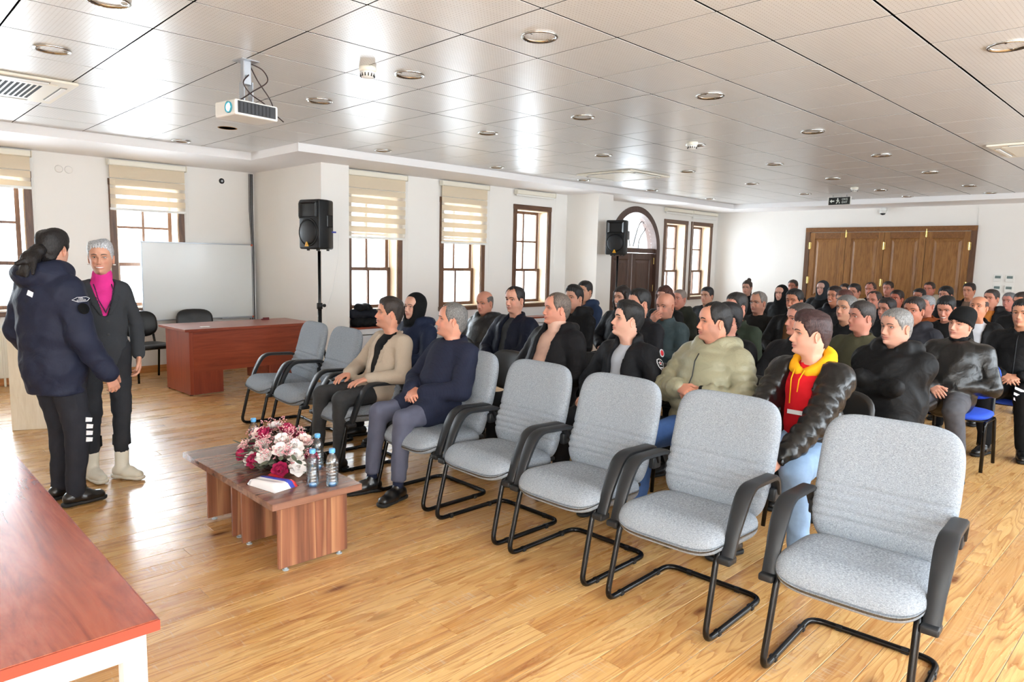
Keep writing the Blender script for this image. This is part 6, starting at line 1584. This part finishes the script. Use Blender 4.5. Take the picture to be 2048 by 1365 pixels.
P10 = person(7.5, 1.22, 1.35, 'young man in black jacket at the right edge, white chevrons on his trouser knee', dict(
    q=1, look=(1.2, 2.2, 1.4), style='short', hair=(24, 22, 22), skin=(202, 150, 120), smile=.1, arms='lap', jacket=dict(c=(22, 22, 24), k='nylon', collar='stand', t=.014, zip=True), trousers=dict(c=(20, 20, 22), w=1.1), boot=True, shoename='black_boot', lean=6, feet=((-.06, .16), (-.02, .1))))
for k in range(3):
    z = .60-.045*k; kx = P10['kn'][0][0]+.075; ky = P10['kn'][0][1]
    MB().prism([(-.06, .012), (0, -.012), (.06, .012), (.06, .034), (0, .012), (-.06, .034)], 0, .003, Matrix(((0, 0, 1, kx-.01*k-(.0 if k else .03)), (1, 0, 0, ky), (0, 1, 0, z), (0, 0, 0, 1)))).build('white_chevron', M_refl, P10['root'])
person(4.9, 5.43, 1.26, 'balding man in black quilted jacket beside the side table', dict(q=1, style='bald_ring', hair=(96, 90, 86), skin=(206, 146, 122), look=(1.2, 4.7, 1.2), nod=6, jacket=dict(c=(24, 24, 27), k='shiny', puff=.006, collar='hood', t=.014), fat=.01, smile=.2))
person(4.5, 4.57, 1.35, 'man with receding black hair in navy jacket with red collar lining', dict(q=2, style='recede', hair=(34, 30, 30), skin=(214, 160, 136), look=(1.2, 4.2, 1.3), beard=.2, bulk=1.08, jacket=dict(c=(24, 30, 52), k='nylon', collar='stand', t=.016, open=(.05, .04, .1), gap=1.1), shirt=dict(c=(58, 60, 62), neck='crew'), arms='lap', browt=1.3))
person(5.4, 4.62, 1.345, 'young man with tall black hair and fur-hooded black coat', dict(q=1, style='quiff', hair=(18, 17, 18), skin=(204, 154, 130), look=(1.2, 4.6, 1.4), beard=.1, jacket=dict(c=(24, 24, 27), k='nylon', collar='fur', hr=.055, t=.014)))
person(6.6, 5.48, 1.35, 'man in dark blue half hidden behind the tall-haired man', dict(style='short', hair=(34, 30, 30), jacket=dict(c=(36, 50, 76), k='nylon', collar='hood')))
P16 = person(5.0, 3.54, 1.37, 'dark-haired officer with red and white round arm badge behind the young officer', dict(q=1, style='short', hair=(26, 24, 24), skin=(206, 150, 126), look=(1.1, 4.8, 1.4), jacket=dict(c=(34, 34, 40), k='nylon', collar='stand', t=.016)))
stop_patch(P16, 0, .75, .076)
P18 = person(5.7, 3.73, 1.312, 'bald man in slate green jacket with his hand at his mouth', dict(q=1, style='none', skin=(206, 148, 124), beard=.35, look=(1.2, 3.6, 1.0), smile=0, nod=4, arms=[((.16, .02, .74), (.4, -.7, 0), (0, .5, 1), (-.2, .9, -.5)), ((.14, -.06, 1.02), (.1, .55, .55), (.9, .1, .2), (0, -.8, -1))], hands=(False, True), jacket=dict(c=(64, 78, 82), k='nylon', collar='stand', ch=.07, t=.014), curl=(.6, .75)))
person(6.15, 4.58, 1.327, 'long-haired brunette woman smiling in front of the arched door', dict(q=1, style='long', hs=.96, hair=(34, 26, 24), skin=(212, 162, 138), smile=.8, look=(1., 5., 1.5), jacket=dict(c=(24, 26, 34))))
person(7.1, 4.663, 1.313, 'woman with wavy auburn brown hair behind the bald man', dict(q=1, style='long', hs=.98, hair=(70, 40, 34), skin=(206, 156, 134), look=(1., 4.8, 1.5), jacket=dict(c=(26, 26, 28))))
person(7.9, 4.958, 1.258, 'man with shaved grey hair behind the auburn-haired woman', dict(style='buzz', hair=(126, 112, 104), skin=(206, 142, 122), jacket=dict(c=(40, 42, 34), collar='fur')))
person(8.8, 5.081, 1.268, 'short-haired man in front of the last window', dict(style='short', hair=(36, 34, 34), skin=(196, 150, 126), jacket=dict(c=(24, 24, 30))))
person(11.0, 5.61, 1.325, 'woman with high bun and glasses against the back wall', dict(q=1, style='bun', hs=.96, hair=(56, 44, 38), skin=(204, 160, 142), glasses=1, look=(1., 4.6, 1.4), jacket=dict(c=(24, 24, 26))))
person(5.8, 3.05, 1.345, 'smiling man in dark green fleece turned to the side', dict(q=1, style='short', hair=(40, 36, 34), skin=(210, 150, 130), smile=.8, look=(.8, 4.6, 1.3), jacket=dict(c=(44, 52, 40), k='cotton', collar='stand', t=.008)))
person(7.5, 3.68, 1.295, 'balding man with glasses pushed up on his head', dict(q=1, style='recede', hair=(120, 112, 106), skin=(202, 148, 124), glasses=3, look=(1., 4.8, 1.5), beard=.3, jacket=dict(c=(36, 34, 30), k='cotton')))
person(10.4, 4.75, 1.285, 'woman in black headscarf beside the laughing man', dict(q=1, style='hijab', hs=.95, scarf=(20, 20, 22), skin=(206, 158, 138), jacket=dict(c=(22, 22, 24))))
person(12.2, 5.36, 1.345, 'man with cropped hair alone against the white back wall', dict(style='crop', hair=(60, 52, 48), skin=(188, 122, 98), jacket=dict(c=(26, 26, 28))))
person(7.3, 3.18, 1.35, 'laughing young man with cropped black hair and brown shirt', dict(q=1, style='short', hair=(26, 24, 24), skin=(190, 128, 98), smile=1.1, open=.003, look=(1., 3.8, 1.35), jacket=dict(c=(24, 23, 24), open=(.06, .04, .3), gap=1.1), shirt=dict(c=(108, 76, 50), neck='crew')))
Q1 = person(4.97, 2.11, 1.34, 'man in black jacket hidden behind the young man in red', dict(q=1, style='buzz', hair=(60, 54, 52), skin=(206, 146, 126), jacket=dict(c=(28, 28, 32), collar='stand')))
watch(Q1, 1, M_chrome)
person(4.95, 2.67, 1.30, 'dark-haired person hidden behind the olive puffer man', dict(q=1, style='full', hair=(24, 22, 24), skin=(206, 150, 130), jacket=dict(c=(24, 24, 27))))
person(11.8, 4.69, 1.345, 'woman in patterned grey headscarf in front of the oak doors', dict(q=1, style='hijab', hs=.97, scarf=(46, 50, 56), skin=(214, 172, 156), jacket=dict(c=(22, 22, 24))))
person(9.2, 3.49, 1.345, 'smiling dark-haired man in navy padded coat', dict(q=1, style='short', hair=(36, 26, 24), skin=(196, 134, 104), smile=.8, jacket=dict(c=(30, 32, 42), collar='hood')))
person(11.0, 3.89, 1.345, 'man in glasses with cream fleece collar', dict(q=1, style='short', hair=(34, 28, 26), skin=(206, 146, 122), glasses=1, jacket=dict(c=(206, 198, 182), k='cotton', collar='fur')))
person(12.8, 4.69, 1.295, 'dark hair of a man behind the glasses wearer', dict(style='short', hair=(40, 28, 24), jacket=dict(c=(26, 26, 28))))
person(8.6, 3.148, 1.321, 'man with reddish brown hair mostly hidden', dict(style='full', hair=(82, 46, 40), jacket=dict(c=(30, 30, 36))))
person(6.6, 2.39, 1.345, 'grey-haired man in black zip-up staring ahead', dict(q=1, style='crop', hair=(100, 98, 96), skin=(200, 150, 122), look=(.8, 4.2, 2.0), smile=0, beard=.1, jacket=dict(c=(22, 22, 25), k='knit', collar='stand', t=.006)))
person(12.4, 4.13, 1.345, 'man with thinning hair in the last rows by the oak doors', dict(style='recede', hair=(70, 52, 44), skin=(204, 136, 116), jacket=dict(c=(28, 28, 32))))
person(9.9, 3.24, 1.284, 'man with high forehead in a navy coat in the middle rows', dict(q=1, style='recede', hair=(54, 46, 42), skin=(204, 138, 116), jacket=dict(c=(30, 32, 44), collar='hood')))
person(13.2, 4.11, 1.355, 'upright man in black in front of the oak doors', dict(style='short', hair=(52, 38, 32), skin=(206, 140, 118), jacket=dict(c=(24, 24, 26))))
person(10.8, 3.238, 1.284, 'man with tanned face and short dark hair, lower half hidden', dict(style='short', hair=(40, 26, 22), skin=(178, 104, 82), jacket=dict(c=(120, 72, 60))))
person(8.3, 2.58, 1.265, 'man in glasses leaning behind the grey crop-haired man', dict(q=1, style='short', hair=(36, 30, 30), skin=(200, 140, 118), glasses=1, jacket=dict(c=(26, 26, 28))))
person(5.85, 2.0, 1.33, 'dark hair behind the man with crossed arms', dict(style='short', hair=(52, 46, 44), skin=(196, 138, 118), jacket=dict(c=(70, 68, 50), k='nylon')))
P39 = person(7.1, 1.976, 1.336, 'officer with big ears and star shield arm badge', dict(q=1, style='short', hair=(38, 30, 28), skin=(190, 128, 102), smile=.4, look=(1., 3., 1.3), jacket=dict(c=(38, 38, 44), collar='hood', t=.016)))
star_patch(P39, 0, .35, .074)
person(11.8, 3.229, 1.292, 'dark-haired man between the officer and the fleece collar man', dict(style='short', hair=(36, 30, 28), skin=(202, 140, 118), jacket=dict(c=(26, 26, 28))))
person(13.2, 3.47, 1.375, 'ruddy man with cream fur hood by the oak doors', dict(q=0, style='crop', hair=(56, 44, 38), skin=(204, 130, 108), jacket=dict(c=(176, 164, 144), collar='fur', hr=.055)))
person(9.5, 2.511, 1.277, 'silver-haired man partly hidden behind the big-eared officer', dict(style='crop', hair=(140, 140, 142), skin=(206, 140, 120), jacket=dict(c=(140, 72, 36))))
person(11.4, 2.783, 1.347, 'young black-haired man behind the grinning one', dict(style='full', hair=(24, 20, 20), skin=(206, 148, 124), jacket=dict(c=(24, 24, 26))))
person(8.1, 1.96, 1.325, 'black-haired man grinning and looking down', dict(q=1, style='short', hair=(18, 18, 20), skin=(204, 142, 118), smile=.8, nod=16, look=(1., 2.5, 1.), jacket=dict(c=(22, 22, 24))))
person(12.9, 2.83, 1.385, 'man in brown shirt at the right end of the oak doors', dict(q=1, style='short', hair=(44, 32, 28), skin=(210, 148, 118), jacket=dict(c=(24, 24, 26), open=(.08, .06, .2), gap=1.1), shirt=dict(c=(120, 98, 84), neck='crew')))
person(8.9, 1.85, 1.315, 'smiling balding man in white shirt and black coat looking up', dict(q=1, style='bald_ring', hair=(60, 46, 42), skin=(206, 144, 112), smile=.6, nod=-10, look=(1., 3., 1.6), wide=1.06, jacket=dict(c=(22, 22, 24), open=(.09, .07, .1), gap=1.2), shirt=dict(c=(206, 208, 214), neck='collar')))
person(11.0, 2.15, 1.346, 'stout man with orange collar behind the balding man', dict(q=1, style='crop', hair=(54, 48, 46), skin=(206, 146, 122), fat=.02, bulk=1.1, jacket=dict(c=(24, 24, 28), collar='hood', gap=1.2, open=(.06, .04, .5)), shirt=dict(c=(196, 120, 52), neck='collar')))
person(12.0, 2.13, 1.285, 'grey-haired older man near the thermostats', dict(style='crop', hair=(110, 110, 112), skin=(206, 138, 122), jacket=dict(c=(30, 30, 34))))
person(10.0, 1.65, 1.345, 'man cut off by the right edge of the photo', dict(style='short', hair=(50, 40, 36), skin=(200, 140, 112), jacket=dict(c=(24, 24, 26))))
# ---- coats piled on the table under the window
r = empty('coat_pile', (5.05, 7.97, .655)); tag(r, 'pile of black coats heaped on the side table under the window', 'coats')
for k, (a, b_, ra) in enumerate([((-.12, .0, .06), (.25, .0, .06), .085), ((-.15, .02, .16), (.12, -.02, .17), .075), ((-.1, 0, .25), (.05, .03, .26), .06)]):
    S = SDF(.03); S.cap(a, b_, ra, ra*.8).cap(V(*a)+V(.1, -.03, -.01), V(*b_)+V(.03, -.03, -.03), ra*.6, ra*.5)
    S.cut.append(lambda X, Y, Z: .001-Z); v, f = S.mesh(.012); v = folds(v, f, .010, 14, 30+k); v[:, 2] = np.maximum(v[:, 2], .001); v[:, 1] = np.minimum(v[:, 1], .16); npobj('coat', v, f, cloth((20, 20, 24) if k != 1 else (26, 30, 44), 'nylon'), r)
# a shoe edge under the empty chair and paper under the beige man's chair
for o_ in list(bpy.data.objects):
    if o_.name.startswith('person'): pass
# chairs under the second and third row
for (x, y, lb) in ((4.0, 5.05, 'black chair under the woman in navy and black headscarf'), (4.2, 3.55, 'black chair under the man in the pink turtleneck'), (4.15, 2.86, 'black chair under the young officer'), (4.2, 2.22, 'black chair under the olive puffer man'), (4.15, 1.6, 'black chair under the young man in red'), (5.2, 1.1+.0, None)):
    if lb: dup(VB, (x+.02, y, 0), 0, lb, 'black visitor chairs')
